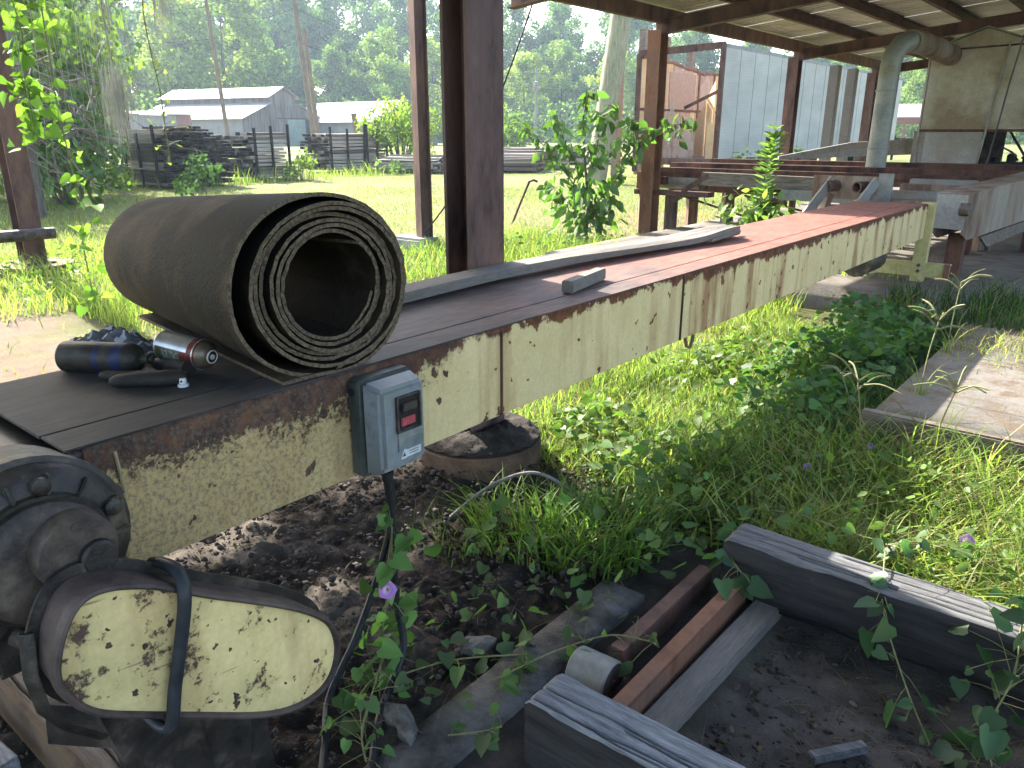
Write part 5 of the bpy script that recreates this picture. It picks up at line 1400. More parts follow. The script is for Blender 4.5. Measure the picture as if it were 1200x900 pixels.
# --- lit weeds between timber and slab
dn = lambda x, y: (.35 + .65 * sstep(-1.05, -.6, x + .25 * (vnoise(x * 5, y * 5, 3) - .5))) * (.30 + .70 * sstep(.3, .55, vnoise(x * 3, y * 3, 26))) * (1 - .45 * (y > 2.95) * (x > -.7))
grass('weed_grass', 'bright tangled grass between the dark timber and the raised slab', 17000, (-1.15, 3.2, 2.16, 3.28), .30, .009, LIME, .16, .9, dn, 4, alt=(.16, .24, .045))
grass('weed_litter', 'dry fallen grass lying among the bright weeds', 4000, (-1.1, 3.0, 2.2, 3.3), .20, .005, STRAW, .9, 1.5, None, 4)
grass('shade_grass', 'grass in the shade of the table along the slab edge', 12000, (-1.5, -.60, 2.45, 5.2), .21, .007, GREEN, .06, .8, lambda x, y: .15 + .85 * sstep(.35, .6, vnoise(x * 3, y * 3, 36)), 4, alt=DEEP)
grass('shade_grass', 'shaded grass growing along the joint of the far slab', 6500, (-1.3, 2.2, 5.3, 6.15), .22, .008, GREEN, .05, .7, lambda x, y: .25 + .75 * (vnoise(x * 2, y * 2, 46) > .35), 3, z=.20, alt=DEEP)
grass('slab_grass', 'dry grass creeping over the back of the raised slab', 4200, (-.75, 2.2, 4.1, 5.2), .10, .006, STRAW, .35, 1.2, lambda x, y: sstep(3.9, 4.7, y - .25 * vnoise(x * 3, y * 3, 8)), 3, z=.20, alt=LIME)
grass('yard_grass', 'sparse grass under the log deck', 2600, (-4.5, -1.5, 6.6, 8.8), .16, .008, LIME, .15, .8, lambda x, y: vnoise(x * 1.5, y * 1.5, 56) > .55, 3, z=.20)

grass('tall_grass', 'rank grass and weeds round the foot of the lumber stacks', 5200, (-22.6, -17.6, 9.0, 20.5), .42, .022, LIME, .10, .6, lambda x, y: (vnoise(x * .9, y * .9, 61) > .45) * (x > -19.8 - .25 * (y > 11.4) * (y - 11)) * (x < -18.3 - .12 * np.maximum(y - 11, 0)), 3, alt=GREEN)
# --- creeping broadleaf weeds
def creep(name, label, n, box, hmax, size, base, shape='heart', dens=None, z=0.0, cat='weeds'):
    x, y = patch(n, *box, dens); n = len(x)
    hh = hmax * rng.random(n) ** 1.3 * (.3 + 1.2 * vnoise(x * 2.2, y * 2.2, 65))
    pos = np.stack([x, y, z + .01 + hh], -1)
    tip = rdir(n, .0); tip[:, 2] = rng.uniform(-.5, .25, n)
    nrm = rdir(n, 1.1)
    o = leaves(name, pos, tip, nrm, size * (.5 + .8 * rng.random(n)), colj(base, n, .3, .12), shape)
    return tag(o, label, cat, kind='stuff')
creep('creeper_leaves', 'dense dark creeper heaped in the shade under the table', 2700, (-1.5, -.85, 3.2, 5.6), .30, .050, (.075, .155, .040), 'heart', lambda x, y: vnoise(x * 1.6, y * 1.3, 91) * 1.5 * 1)
creep('creeper_leaves', 'dark creeper hiding the left edge of the raised slab', 1000, (-1.05, -.66, 3.3, 5.6), .13, .045, (.06, .125, .035), 'heart', None)
creep('creeper_leaves', 'bright creeping leaves among the sunlit weeds under the table', 2600, (-2.0, -1.15, 2.4, 5.0), .14, .040, (.10, .165, .035), 'heart', lambda x, y: .2 + .8 * (vnoise(x * 2, y * 2, 92) > .4))
creep('creeper_leaves', 'leafy weeds in the sun between timber and slab', 3600, (-1.15, 3.0, 2.2, 3.3), .20, .042, (.10, .165, .035), 'oval', lambda x, y: .3 + .7 * (vnoise(x * 2.4, y * 2.4, 93) > .42))
creep('creeper_leaves', 'broad leaves growing through the shaded grass before the pier', 760, (-1.9, -.85, 1.65, 2.75), .20, .045, (.095, .17, .045), 'heart', lambda x, y: vnoise(x * 4, y * 4, 55) * 1.3 * (np.hypot(x + 1.85, y - 2.05) > .42))
creep('creeper_leaves', 'small scattered leaves on the shaded dirt below the table', 150, (-1.5, -1.0, 1.0, 2.3), .07, .042, (.075, .13, .04), 'heart')
creep('creeper_leaves', 'low leafy weeds behind the table by the sapling', 2600, (-6.3, -2.2, 5.5, 8.6), .16, .06, (.09, .16, .035), 'oval', lambda x, y: .2 + .8 * (vnoise(x * 1.5, y * 1.5, 94) > .5))
creep('creeper_leaves', 'weeds around the left post footing', 900, (-9.6, -6.6, 1.2, 3.9), .22, .06, (.10, .17, .035), 'oval')
grass('tall_grass', 'rank grass round the left post footing', 3600, (-9.8, -6.4, 1.9, 4.2), .26, .009, LIME, .06, .8)

# --- dead stalks and litter
def litter():
    n = 420
    x, y = patch(n, -2.0, -1.0, .7, 2.4); n1 = len(x)
    x2, y2 = patch(420, -.6, .3, 1.2, 1.98); z = np.concatenate([np.full(n1, .035), np.full(len(x2), -.03)])
    x = np.concatenate([x, x2]); y = np.concatenate([y, y2]); n = len(x)
    c = colj((.16, .125, .085), n, .4, .1)
    o = blades('dead_stems', x, y, z, .012 + .02 * rng.random(n), np.full(n, .0028), c, 5.0, None, 3)
    tag(o, 'dry stems and leaf litter scattered on the dirt', 'litter', kind='stuff')
    n = 150
    x, y = patch(n, -.6, .3, 1.2, 1.98); n = len(x)
    nr = rdir(n, 1.5); tp = rdir(n); tp[:, 2] *= .2
    tag(leaves('dead_leaves', np.stack([x, y, np.full(n, -.03)], -1), tp, nr, .015 + .02 * rng.random(n), colj((.10, .075, .05), n, .4), 'oval', fold=.4),
        'small dead leaves on the pit floor', 'litter', kind='stuff')
litter()
def thatch():
    x, y = patch(1500, -.6, 2.4, 3.4, 5.6, lambda x, y: .08 + .9 * sstep(4.0, 4.7, y - .4 * (x > .2)) + .5 * (vnoise(x * 2, y * 2, 71) > .62)); n = len(x)
    o = blades('straw', x, y, np.full(n, .212), .010 + .02 * rng.random(n), np.full(n, .003), colj((.26, .19, .11), n, .4, .1), 6.0, None, 3)
    tag(o, 'dry straw and needles drifted over the raised slab', 'litter', kind='stuff')
    x, y = patch(2600, -1.9, 1.2, 2.3, 3.3); n = len(x)
    o = blades('thatch', x, y, np.full(n, .02), .02 + .04 * rng.random(n), np.full(n, .004), colj((.30, .235, .13), n, .35, .1), 4.0, None, 3)
    tag(o, 'dead brown thatch lying under the green weeds', 'thatch', kind='stuff')
thatch()

# --- single weeds in front: goosegrass with spread fingers
def goose(label, x, y, z, h, az, lean, fingers, fl, seed):
    rs = random.Random(seed)
    t = thing('goosegrass', label, 'weed', (x, y, z), 'goosegrass stalks by the slab')
    top = Vector((x + math.cos(az) * lean, y + math.sin(az) * lean, z + h))
    mid = Vector((x, y, z)).lerp(top, .55) + Vector((-math.cos(az) * lean * .3, -math.sin(az) * lean * .3, 0))
    mb = MB().tube(smoothpath([(x, y, z), mid, top], 6), .0032, 5)
    st = simple('weed stem', (.12, .14, .05), (.22, .21, .09), 20, .7, bstr=.05) if 'stem' not in M else M['stem']
    M['stem'] = st
    mb.build('stem', st, t)
    for k in range(fingers):
        mb = MB()
        a = rs.uniform(0, 6.28); ph = rs.uniform(.1, .9)
        L = fl * rs.uniform(.6, 1.1)
        d = Vector((math.cos(a) * math.cos(ph), math.sin(a) * math.cos(ph), math.sin(ph)))
        o = top - Vector((0, 0, rs.choice((0, 0, .02, .04)) * 1.0))
        mb.tube(smoothpath([o, o + d * L * .5 + Vector((0, 0, .012)), o + d * L + Vector((0, 0, -.012 * L / .1))], 4), [.0036] * 8 + [.0022], 5)
        mb.build('seed_finger', st, t)
    c = colj(LIME, 7, .2); n = 7
    xx, yy = x + rng.normal(0, .012, n), y + rng.normal(0, .012, n)
    blades('stem_leaf', xx, yy, np.full(n, z), h * rng.uniform(.35, .8, n), np.full(n, .007), c, .8, t, 5)['kind'] = 'stuff'
for i, a in enumerate((('goosegrass with wide spread fingers in front of the raised slab edge', -.72, 3.05, .0, .40, 2.6, .06, 7, .17),
                       ('goosegrass over the lit corner of the raised slab', -.50, 3.22, .0, .40, 0.4, .05, 6, .15),
                       ('tallest goosegrass, nodding above the shaded back of the slab', -.66, 3.7, .18, .36, 1.2, .05, 9, .18),
                       ('goosegrass at the shaded end of the slab near the table', -.72, 4.55, .18, .40, 1.5, .05, 6, .16),
                       ('goosegrass leaning left under the long table', -.88, 3.5, .0, .30, 3.3, .07, 5, .13),
                       ('goosegrass by the right edge above the dry grass', -.18, 4.5, .18, .42, .2, .08, 6, .16))):
    goose(*a, 100 + i)

def flower(label, p, size, d, seed):
    t = thing('morning_glory', label, 'flower', p)
    n = 10; d = Vector(d).normalized(); a = d.cross(Vector((0, 0, 1))).normalized(); b = d.cross(a)
    V = []
    for rr, h in ((.10, -.6), (.22, -.2), (.60, .05), (1.0, .0)):
        for k in range(n):
            an = 2 * math.pi * k / n; q = rr * (1 + (.10 if k % 2 else -.05) * (rr > .5))
            V.append(Vector(p) + (a * math.cos(an) * q + b * math.sin(an) * q + d * h) * size)
    F = [(i * n + k, i * n + (k + 1) % n, (i + 1) * n + (k + 1) % n, (i + 1) * n + k) for i in range(3) for k in range(n)]
    o = MB().add(V, F).build('petals', M['petal'], t, smooth=True)
    at = o.data.color_attributes.new('Col', 'FLOAT_COLOR', 'POINT')
    for i, v in enumerate(o.data.vertices): at.data[i].color = (.42, .20, .62, 1) if i >= 2 * n else (.55, .42, .62, 1)
    MB().tube([Vector(p) - d * size * .6, Vector(p) - d * size * 1.1 - Vector((0, 0, size)), Vector(p) - d * size - Vector((0, 0, size * 2.2))], .0016, 5).build('flower_stem', M['stem'], t)
flower('purple morning glory flower on the vine by the switch box cables', (-1.245, 1.045, .285), .022, (.75, -.55, .25), 1)
flower('purple flower among the lit grass behind the dark timber at right', (-.24, 2.42, .175), .022, (.35, -.6, .6), 2)
flower('pale purple flower low in the weeds left of the slab corner', (-.83, 2.78, .12), .018, (.3, -.7, .5), 3)
flower('pale purple flower under the edge plank of the slab', (-.70, 3.12, .13), .016, (.3, -.7, .4), 4)

# --- vines
def vine(label, path, n, size, base, m=None, spread=.05, shape='heart', seed=0, name='vine', group=None, stem_r=.0022):
    rs = np.random.default_rng(seed)
    t = thing(name, label, 'vine', path[0], group)
    P = smoothpath(path, 8)
    mb = MB().tube(P, stem_r, 5)
    A = np.array([p[:] for p in P]); k = rs.integers(0, len(A), n)
    pos = A[k] + rs.normal(0, spread, (n, 3))
    tip = rs.normal(size=(n, 3)); tip[:, 2] = -np.abs(tip[:, 2]) * .8
    for q, kk in zip(pos, k): mb.tube([P[kk], (P[kk] + Vector(q)) / 2 + Vector((0, 0, .006)), q], stem_r * .45, 3, caps=False)
    mb.build('stem', M['stem'], t)
    nr = rs.normal(size=(n, 3)); nr[:, 2] = np.abs(nr[:, 2]) + .7; nr[:, 1] -= .5
    leaf_parts(t, pos, tip, nr, size * (.3 + 1.0 * rs.random(n)), base, shape, rs)
    return t
vine('leafy vine climbing the cables under the grey switch box', [(-1.22, .98, .02), (-1.27, 1.04, .15), (-1.275, 1.08, .3), (-1.28, 1.10, .42)], 44, .05, (.085, .17, .045), spread=.042, seed=2)
vine('vine trailing over the foot of the cables onto the dirt', [(-1.28, 1.06, .10), (-1.2, .95, .09), (-1.14, .86, .06), (-1.08, .82, .04)], 34, .052, (.08, .16, .045), spread=.045, seed=3)
vine('young vine creeping out over the soil left of the curb', [(-1.22, 1.02, .06), (-1.18, 1.14, .05), (-1.12, 1.22, .05), (-1.02, 1.30, .06)], 12, .045, (.085, .16, .05), spread=.02, seed=4)
vine('vine draped over the middle of the dark timber', [(-.42, 2.25, .18), (-.38, 2.06, .20), (-.34, 1.94, .14), (-.24, 1.80, .05), (-.16, 1.72, -.02)], 26, .058, (.055, .12, .045), spread=.035, seed=5)
vine('vine hanging thick over the right end of the dark timber', [(.02, 2.3, .2), (-.05, 2.05, .205), (-.04, 1.90, .13), (-.06, 1.78, .04), (-.02, 1.66, .0)], 64, .058, (.055, .12, .045), spread=.06, seed=6)
vine('vine with big leaves over the left end of the dark timber and rails', [(-1.0, 2.3, .12), (-.84, 2.12, .14), (-.78, 1.98, .13), (-.72, 1.92, .12)], 14, .06, (.06, .125, .045), spread=.03, seed=7)
vine('vine creeping along the curb between roller and timber', [(-1.03, 1.18, .05), (-.97, 1.36, .06), (-.90, 1.50, .06), (-.80, 1.52, .08), (-.76, 1.50, .10)], 20, .05, (.075, .14, .04), spread=.025, seed=8, shape='oval')
vine('small green vine on the bottom edge of the curb', [(-.99, .98, .05), (-.93, 1.03, .06), (-.90, 1.06, .07)], 8, .045, (.07, .15, .04), spread=.02, seed=9)
vine('vine trailing through the sunny weeds behind the timber', [(-.95, 2.35, .08), (-.7, 2.28, .17), (-.45, 2.25, .18), (-.2, 2.35, .2)], 40, .048, (.09, .16, .04), spread=.05, seed=10)
# dry arching stem by the pier and dead stems on the dirt
tag(MB().tube(smoothpath([(-1.72, 1.70, .02), (-1.64, 1.86, .13), (-1.54, 1.98, .175), (-1.45, 2.06, .12), (-1.36, 2.1, .02)], 8), .006, 6).build('dry_stem', simple('dead grey stem', (.14, .125, .115), (.25, .23, .21), 20, .9), None), 'arched dry grey stem in the grass before the pier', 'stem')

# --- sapling with big drooping leaves
def sapling():
    t = thing('leafy_sapling', 'leafy green sapling with large drooping leaves behind the conveyor table', 'sapling', (-5.5, 8.16, 0))
    b = Vector((-5.5, 8.16, 0))
    limbs = [[(0, 0, 0), (.02, 0, .45), (-.05, .02, .95), (-.12, .05, 1.45), (-.05, .05, 1.78)],
             [(0, 0, .35), (.35, .05, .75), (.62, .05, 1.15), (.95, .1, 1.38), (1.25, .1, 1.42)],
             [(0, 0, .5), (-.30, -.05, .85), (-.62, -.05, 1.15), (-1.0, .0, 1.38)],
             [(0, .02, .7), (.15, -.05, 1.1), (.22, -.08, 1.45), (.3, -.05, 1.62)],
             [(0, 0, .3), (-.35, .05, .5), (-.65, .1, .70)], [(0, 0, .25), (.25, -.1, .45), (.45, -.15, .55)],
             [(-.05, 0, .8), (-.35, .05, 1.15), (-.55, .1, 1.5)], [(0, 0, .9), (.4, .1, 1.2), (.55, .1, 1.45)]]
    mb = MB(); pos, tip, rs = [], [], np.random.default_rng(3)
    for i, l in enumerate(limbs):
        P = smoothpath([b + Vector(p) for p in l], 6)
        mb.tube(P, [max(.004, (.022 if i == 0 else .011) * (1 - .75 * k / len(P))) for k in range(len(P))], 6)
        st = int(len(P) * (.12 if i in (0,) else .25))
        for k in range(st, len(P)):
            for _ in range(4 if i in (0, 1, 2) else 4):
                d = rs.normal(size=3); d[2] = -abs(d[2]) * .9 - .25
                q = np.array(P[k]) + rs.normal(0, .06, 3); pos.append(q); tip.append(d); mb.tube([P[k], Vector(q)], .0025, 3, caps=False)
    mb.build('stem', M['bark'], t, smooth=True)
    for _ in range(170):
        a = rs.uniform(0, 6.28); r = rs.uniform(0, .5); pos.append(np.array(b) + np.array([r * math.cos(a), r * math.sin(a), rs.uniform(.1, .8)])); tip.append(np.array([math.cos(a), math.sin(a), -rs.uniform(.3, 1.3)]))
    pos, tip = np.array(pos), np.array(tip); n = len(pos)
    nr = rs.normal(size=(n, 3)) * .6; nr[:, 2] += .8; nr[:, 1] -= .4
    sz = .085 + .11 * rs.random(n)
    leaf_parts(t, pos, tip, nr, sz, (.085, .165, .035), 'oval', rs)
sapling()

def tallweed(label, x, y, z, h, n, seed, bush=0):
    rs = np.random.default_rng(seed)
    t = thing('tall_weed', label, 'weed', (x, y, z))
    P = smoothpath([(x, y, z), (x + .03, y, z + h * .5), (x + .05 + .04 * h, y, z + h)], 10)
    MB().tube(P, [.009 - .006 * k / len(P) for k in range(len(P))], 6).build('stem', M['stem'], t)
    A = np.array([p[:] for p in P]); u = np.sort(rs.random(n)); k = (u * (len(A) - 1)).astype(int)
    a = np.arange(n) * 2.4; tip = np.stack([np.cos(a), np.sin(a), .25 + .5 * u], -1)
    nr = np.stack([-np.cos(a) * .4, -np.sin(a) * .4, np.ones(n)], -1)
    leaf_parts(t, A[k] + rs.normal(0, .008, (n, 3)), tip, nr, (.19 - .05 * u) * h / 1.1, (.15, .25, .07), 'lance', rs)
    if bush:
        q = rs.normal(size=(bush, 3)) * np.array([.20, .2, .14]) + np.array([x, y, z + .26]); tp = rs.normal(size=(bush, 3)); nn = rs.normal(size=(bush, 3)); nn[:, 2] += .9
        leaves('leaf_spray', q, tp, nn, .07 + .05 * rs.random(bush), colj((.17, .27, .06), bush, .25, .1), 'oval', t)['kind'] = 'stuff'
tallweed('tall leafy horseweed standing behind the red end of the table', -3.30, 8.2, .15, 1.16, 190, 5, 420)
tallweed('smaller horseweed on the log deck in front of the silver trailer', -4.55, 11.4, .2, 1.2, 60, 6)

# --- things hanging from the roof edge at the left
def hanging(label, x, y, z0, z1, n, size, base, seed, drift=.0, group='vines hanging from the roof edge'):
    rs = random.Random(seed)
    pts = []
    k = 7
    for i in range(k):
        u = i / (k - 1)
        pts.append((x + rs.uniform(-.03, .03) + drift * u, y + rs.uniform(-.03, .03) * (1 - u), z0 + (z1 - z0) * u))
    return vine(label, pts, n, size, base, spread=.055, seed=seed, name='hanging_vine', stem_r=.004)
hanging('leafy vine strand hanging from the roof edge at the far left', -5.06, 1.98, 2.5, .35, 90, .075, (.13, .24, .04), 11, .10)
hanging('bare vine stem with a moss clump hanging left of the belt roll', -5.0, 2.32, 2.5, .62, 14, .05, (.12, .18, .05), 12, .05)
hanging('yellowing vine strand with small leaves hanging over the lumber stack', -4.98, 2.55, 2.5, 1.15, 26, .042, (.17, .20, .05), 13, .08)
hanging('thick leafy vine top hanging in the upper left corner', -5.25, 1.95, 2.5, 1.30, 150, .08, (.11, .21, .035), 14, -.1)
moss_m = simple('grey moss', (.34, .34, .32), (.52, .52, .49), 9, .95, bstr=0)
def moss(label, x, y, z0, L, n, spread, seed, knot=None):
    rs = np.random.default_rng(seed)
    bx = x + rs.normal(0, spread, n); by = y + rs.normal(0, spread, n)
    bz = z0 - rs.random(n) * .25
    c = colj((.24, .24, .23), n, .25, .03)
    h = -L * (.35 + .65 * rs.random(n))
    o = blades('spanish_moss', bx, by, bz, h, np.full(n, .0036), c, -.10, None, 5, moss_m)
    return tag(o, label, 'moss', kind='stuff')
moss('pale moss strands trailing from the vines above the belt roll', -4.98, 2.30, 2.25, 1.1, 55, .08, 1)
moss('matted clump of grey moss caught on the hanging vine stem', -4.97, 2.31, 1.74, .36, 320, .045, 2)
moss('grey moss tuft at the top edge above the barn', -4.9, 2.62, 2.35, .45, 90, .03, 3)
moss('thin moss strands among the leaves at the far left', -5.15, 2.08, 2.2, 1.25, 26, .12, 4)

# ================================================================== TREES
def leafcloud(centres, radii, n_each, size, base, rs, flat=.8, hue=.1, dark=None):
    pos, nr, cols = [], [], []
    for c, r in zip(centres, radii):
        n = int(n_each * r * r)
        d = rs.normal(size=(n, 3)); d /= np.linalg.norm(d, axis=1)[:, None]
        rad = r * (.55 + .5 * rs.random(n) ** .6)
        p = np.array(c) + d * rad[:, None] * np.array([1, 1, flat])
        pos.append(p); q = d + rs.normal(0, .7, (n, 3)); q[:, 2] += .5; nr.append(q)
        k = rs.uniform(.75, 1.25)
        b = np.array(base) * k
        cols.append(b[None] * (1 + .3 * (rs.random((n, 1)) - .5) * 2) * (1 + hue * (rs.random((n, 3)) - .5)))
    return np.concatenate(pos), np.concatenate(nr), np.concatenate(cols)

def make_tree(label, h, w, seed, base, leaf=.32, dens=190, trunk=.32, group=None, nlimb=16, low=.22, cat='tree', loc=(0, 0, 0), m=None):
    rs = np.random.default_rng(seed)
    t = thing('broadleaf_tree', label, cat, (0, 0, 0), group)
    mb = MB()
    lean = rs.normal(0, .03, 2) * h
    tr = [(lean[0] * u ** 2, lean[1] * u ** 2, h * u * .85) for u in np.linspace(0, 1, 7)]
    mb.tube(tr, [trunk * (1.15 - .95 * u) for u in np.linspace(0, 1, 7)], 8)
    cs, rr = [], []
    for k in range(nlimb):
        u = low + (1 - low) * (k + rs.random()) / nlimb
        a = k * 2.4 + rs.normal(0, .4)
        env = math.sin(math.pi * min(1, (u - low * .6) / (1 - low * .6)) ** .8) ** .7
        rad = w * .5 * env * (.55 + .5 * rs.random())
        base_p = Vector((lean[0] * u ** 2, lean[1] * u ** 2, h * u * .72))
        tip = Vector((math.cos(a) * rad, math.sin(a) * rad, h * (u * .92 + .04)))
        mb.tube([base_p, base_p.lerp(tip, .5) + Vector((0, 0, -.02 * h)), tip], [trunk * .34 * (1.1 - u), trunk * .2 * (1.1 - u), .02], 5)
        r = w * (.11 + .10 * rs.random()) * (1.15 - .35 * u)
        cs.append(tip[:]); rr.append(r)
        for _ in range(2):
            o = rs.normal(size=3) * r * .9; cs.append((tip[0] + o[0], tip[1] + o[1], tip[2] + o[2] * .7)); rr.append(r * rs.uniform(.5, .85))
    mb.build('trunk', M['bark'], t, smooth=True)
    p, q, c = leafcloud(cs, rr, dens / (leaf * leaf) * .10, leaf, base, rs)
    n = len(p); tip = rs.normal(size=(n, 3)); tip[:, 2] -= .3
    leaves('crown', p, tip, q, leaf * (.6 + .8 * rs.random(n)), c, 'diamond', t, m or M['far_leaf'], .1)['kind'] = 'stuff'
    t.location = loc
    return t

# six kinds of crown for the wood behind the sheds, then copies of them
W = 'trees of the wood behind the sheds'
kinds = []
for i, (h, w, base) in enumerate(((20, 12, (.19, .27, .055)), (23, 11, (.13, .21, .055)), (18, 12, (.24, .31, .06)), (24, 13, (.11, .18, .055)), (17, 10, (.28, .34, .065)), (21, 10, (.15, .23, .07)))):
    kinds.append(make_tree('tall broadleaf tree in the wood behind the lumber sheds', h, w, 40 + i, base, .46, 200, .34, W, 22, .10))
used = set()
def plant(k, x, d, s=1.0, rz=0.0, label=None, group=W):
    o = kinds[k] if k not in used else dup(kinds[k])
    used.add(k)
    p = pol(x, d)
    far = math.hypot(p.x, p.y)
    z = 9.0 * float(sstep(112, 260, np.array(far)))
    o.location = (p.x, p.y, z - .1); o.rotation_euler = (0, 0, rz); o.scale = (s, s, s)
    if not label:
        reg = 'left of the old barn' if x < 150 else 'above the monitor barn' if x < 380 else 'between the second barn and thick column' if x < 560 else 'right of the thick column' if x < 760 else 'behind the silver trailer and far shed'
        row = 'tallest tree at the back of the wood' if d > 153 else 'dark tree in the middle of the wood' if d > 130 else 'lower tree along the front of the wood'
        label = row + ' ' + reg
    o['label'] = label
    if group: o['group'] = group
    elif 'group' in o: del o['group']
    return o
rt = random.Random(5)
# back row
for i, x in enumerate(range(-160, 1330, 74)):
    s = rt.uniform(1.15, 1.45)
    if 600 < x < 730: s *= .74
    if x > 760: s *= .68
    plant(rt.choice((1, 3, 5, 3)), x + rt.uniform(-18, 18), rt.uniform(160, 182), s, rt.uniform(0, 6))
# middle row
for i, x in enumerate(range(-130, 1300, 66)):
    s = rt.uniform(.98, 1.22)
    if 595 < x < 720: s *= .80
    if x > 760: s *= .62
    plant(rt.choice((0, 1, 3, 5)), x + rt.uniform(-16, 16), rt.uniform(138, 148), s, rt.uniform(0, 6))
# front row
for i, x in enumerate((-80, -20, 40, 95, 150, 300, 395, 450, 505, 560, 612, 668, 725, 790, 860, 940, 1010, 1085, 1160)):
    s = rt.uniform(.72, .98) if i % 3 else rt.uniform(.5, .7)
    if x > 760: s *= .66
    if 600 < x < 700: s *= .85
    plant(rt.choice((0, 2, 4, 0, 5)), x + rt.uniform(-12, 12), rt.uniform(117, 127), s, rt.uniform(0, 6))
plant(4, 218, 112, 1.05, 1.0, 'bright round tree rising behind the left end of the old barn', None)
plant(2, 268, 114, 1.1, 2.0, 'spreading yellow green tree above the middle of the barn roof', None)
plant(4, 560, 78, .42, 3.0, 'small bright tree low behind the lumber right of the thick column', None)
# undergrowth along the wood's edge, one mass
def hedge():
    rs = np.random.default_rng(9); cs, rr = [], []
    for x in np.arange(-170, 1330, 12):
        for d in (112, 130):
            p = pol(x + rs.normal(0, 4), d + rs.normal(0, 4)); r = rs.uniform(2.2, 4.6)
            cs.append((p.x, p.y, r * .5 + (0 if d < 115 else 1))); rr.append(r)
    p, q, c = leafcloud(cs, rr, 30, .5, (.10, .165, .045), rs)
    n = len(p); tip = rs.normal(size=(n, 3))
    o = leaves('undergrowth', p, tip, q, .42 * (.6 + .8 * rs.random(n)), c, 'diamond', None, M['far_leaf'], .1)
    tag(o, 'bushy undergrowth along the edge of the far wood', 'undergrowth', kind='stuff')
hedge()

# nearer trees and bushes
def bush(label, x, y, h, w, seed, base, leaf=.16, dens=60, z=0.0, name='bush', cat='bush', shape='oval', nl=9):
    rs = np.random.default_rng(seed)
    t = thing(name, label, cat, (x, y, z))
    mb = MB(); cs, rr = [], []
    for k in range(nl):
        a = rs.uniform(0, 6.28); r = rs.uniform(.1, .42) * w; zz = h * rs.uniform(.12, .8)
        tip = Vector((x + math.cos(a) * r, y + math.sin(a) * r, z + zz))
        mb.tube([(x + .1 * math.cos(a), y + .1 * math.sin(a), z), Vector((x, y, z)).lerp(tip, .5) + Vector((0, 0, .1 * h)), tip], [.03, .02, .008] if h > 1.5 else [.008, .006, .004], 5)
        cs.append(tip[:]); rr.append(rs.uniform(.16, .30) * min(w, h))
    mb.build('stem', M['bark'], t)
    p, q, c = leafcloud(cs, rr, dens / (leaf * leaf) * .20, leaf, base, rs)
    k = p[:, 2] > z + .02; p, q, c = p[k], q[k], c[k]
    n = len(p); tip = rs.normal(size=(n, 3)); tip[:, 2] -= .4
    leaves('foliage', p, tip, q, leaf * (.6 + .8 * rs.random(n)), c, shape, t)['kind'] = 'stuff'
    return t
YT = pol(468, 30)
bush('feathery bright young tree beside the third lumber stack', YT.x, YT.y, 3.0, 2.6, 1, (.16, .23, .045), .15, 45, name='young_tree', cat='tree', shape='oval', nl=16)
p = pol(62, 17.5); bush('dark drooping shrub beside the left post', p.x, p.y, 2.3, 2.6, 2, (.10, .185, .045), .24, 80, shape='lance', nl=16)
p = pol(30, 20); bush('tall leafy thicket at the left edge behind the post', p.x, p.y, 4.6, 4.2, 3, (.16, .25, .055), .22, 60, nl=22)
p = pol(122, 21); bush('light green weeds in front of the big lumber stack', p.x, p.y, 1.0, 3.0, 4, (.12, .18, .045), .13, 60, nl=14)
p = pol(228, 18.2); bush('green vine bush growing on the front of the big lumber stack', p.x, p.y, 1.0, .9, 5, (.055, .11, .035), .12, 70)
p = pol(345, 23.5); bush('yellow green weeds between the second and third lumber stacks', p.x, p.y, .95, 1.2, 6, (.14, .20, .045), .12, 60)
p = pol(455, 26.5); bush('pale weed at the foot of the low dark pile', p.x, p.y, .6, 1.0, 7, (.12, .19, .06), .12, 60)
p = pol(590, 50); bush('bright bush beyond the dark boards right of the thick column', p.x, p.y, 3.2, 4.0, 8, (.11, .17, .04), .3, 60)
p = pol(900, 20); bush('weeds growing up between the log deck and trailer', p.x, p.y, 1.0, 2.2, 9, (.10, .17, .04), .16, 60)
# dead vine tangle at the left
def tangle():
    rs = np.random.default_rng(4)
    p = pol(28, 15)
    t = thing('vine_tangle', 'brown tangle of dead vines heaped against the thicket at far left', 'vine tangle', (p.x, p.y, 0))
    mb = MB()
    for k in range(110):
        a = Vector((p.x + rs.normal(0, .55), p.y + rs.normal(0, .55), rs.uniform(1.0, 2.6)))
        b = a + Vector((rs.normal(0, .7), rs.normal(0, .7), rs.normal(-.5, .5)))
        c = (a + b) / 2 + Vector((rs.normal(0, .3), rs.normal(0, .3), rs.normal(0, .25)))
        mb.tube(smoothpath([a, c, b], 4), rs.uniform(.006, .018), 4)
    mb.build('dead_stems', simple('dead vine', (.10, .08, .06), (.20, .165, .125), 10, .95), t)['kind'] = 'stuff'
    MB().tube([(p.x, p.y, 0), (p.x + .1, p.y, 1.2), (p.x - .1, p.y + .1, 2.8)], [.12, .10, .05], 8).build('trunk', M['bark'], t, smooth=True)
tangle()
# trees on the left that throw shade across the lawn (mostly outside the picture)
make_tree('leafy tree standing just outside the left edge beyond the post', 9, 7, 71, (.075, .135, .035), .26, 120, .2, None, 18, .2, 'tree', (pol(-60, 26).x, pol(-60, 26).y, 0), M['leaf'])
make_tree('tree leaning over the lawn at the upper left', 8.5, 6, 72, (.09, .15, .04), .26, 110, .18, None, 16, .3, 'tree', (pol(40, 33).x, pol(40, 33).y, 0), M['leaf'])

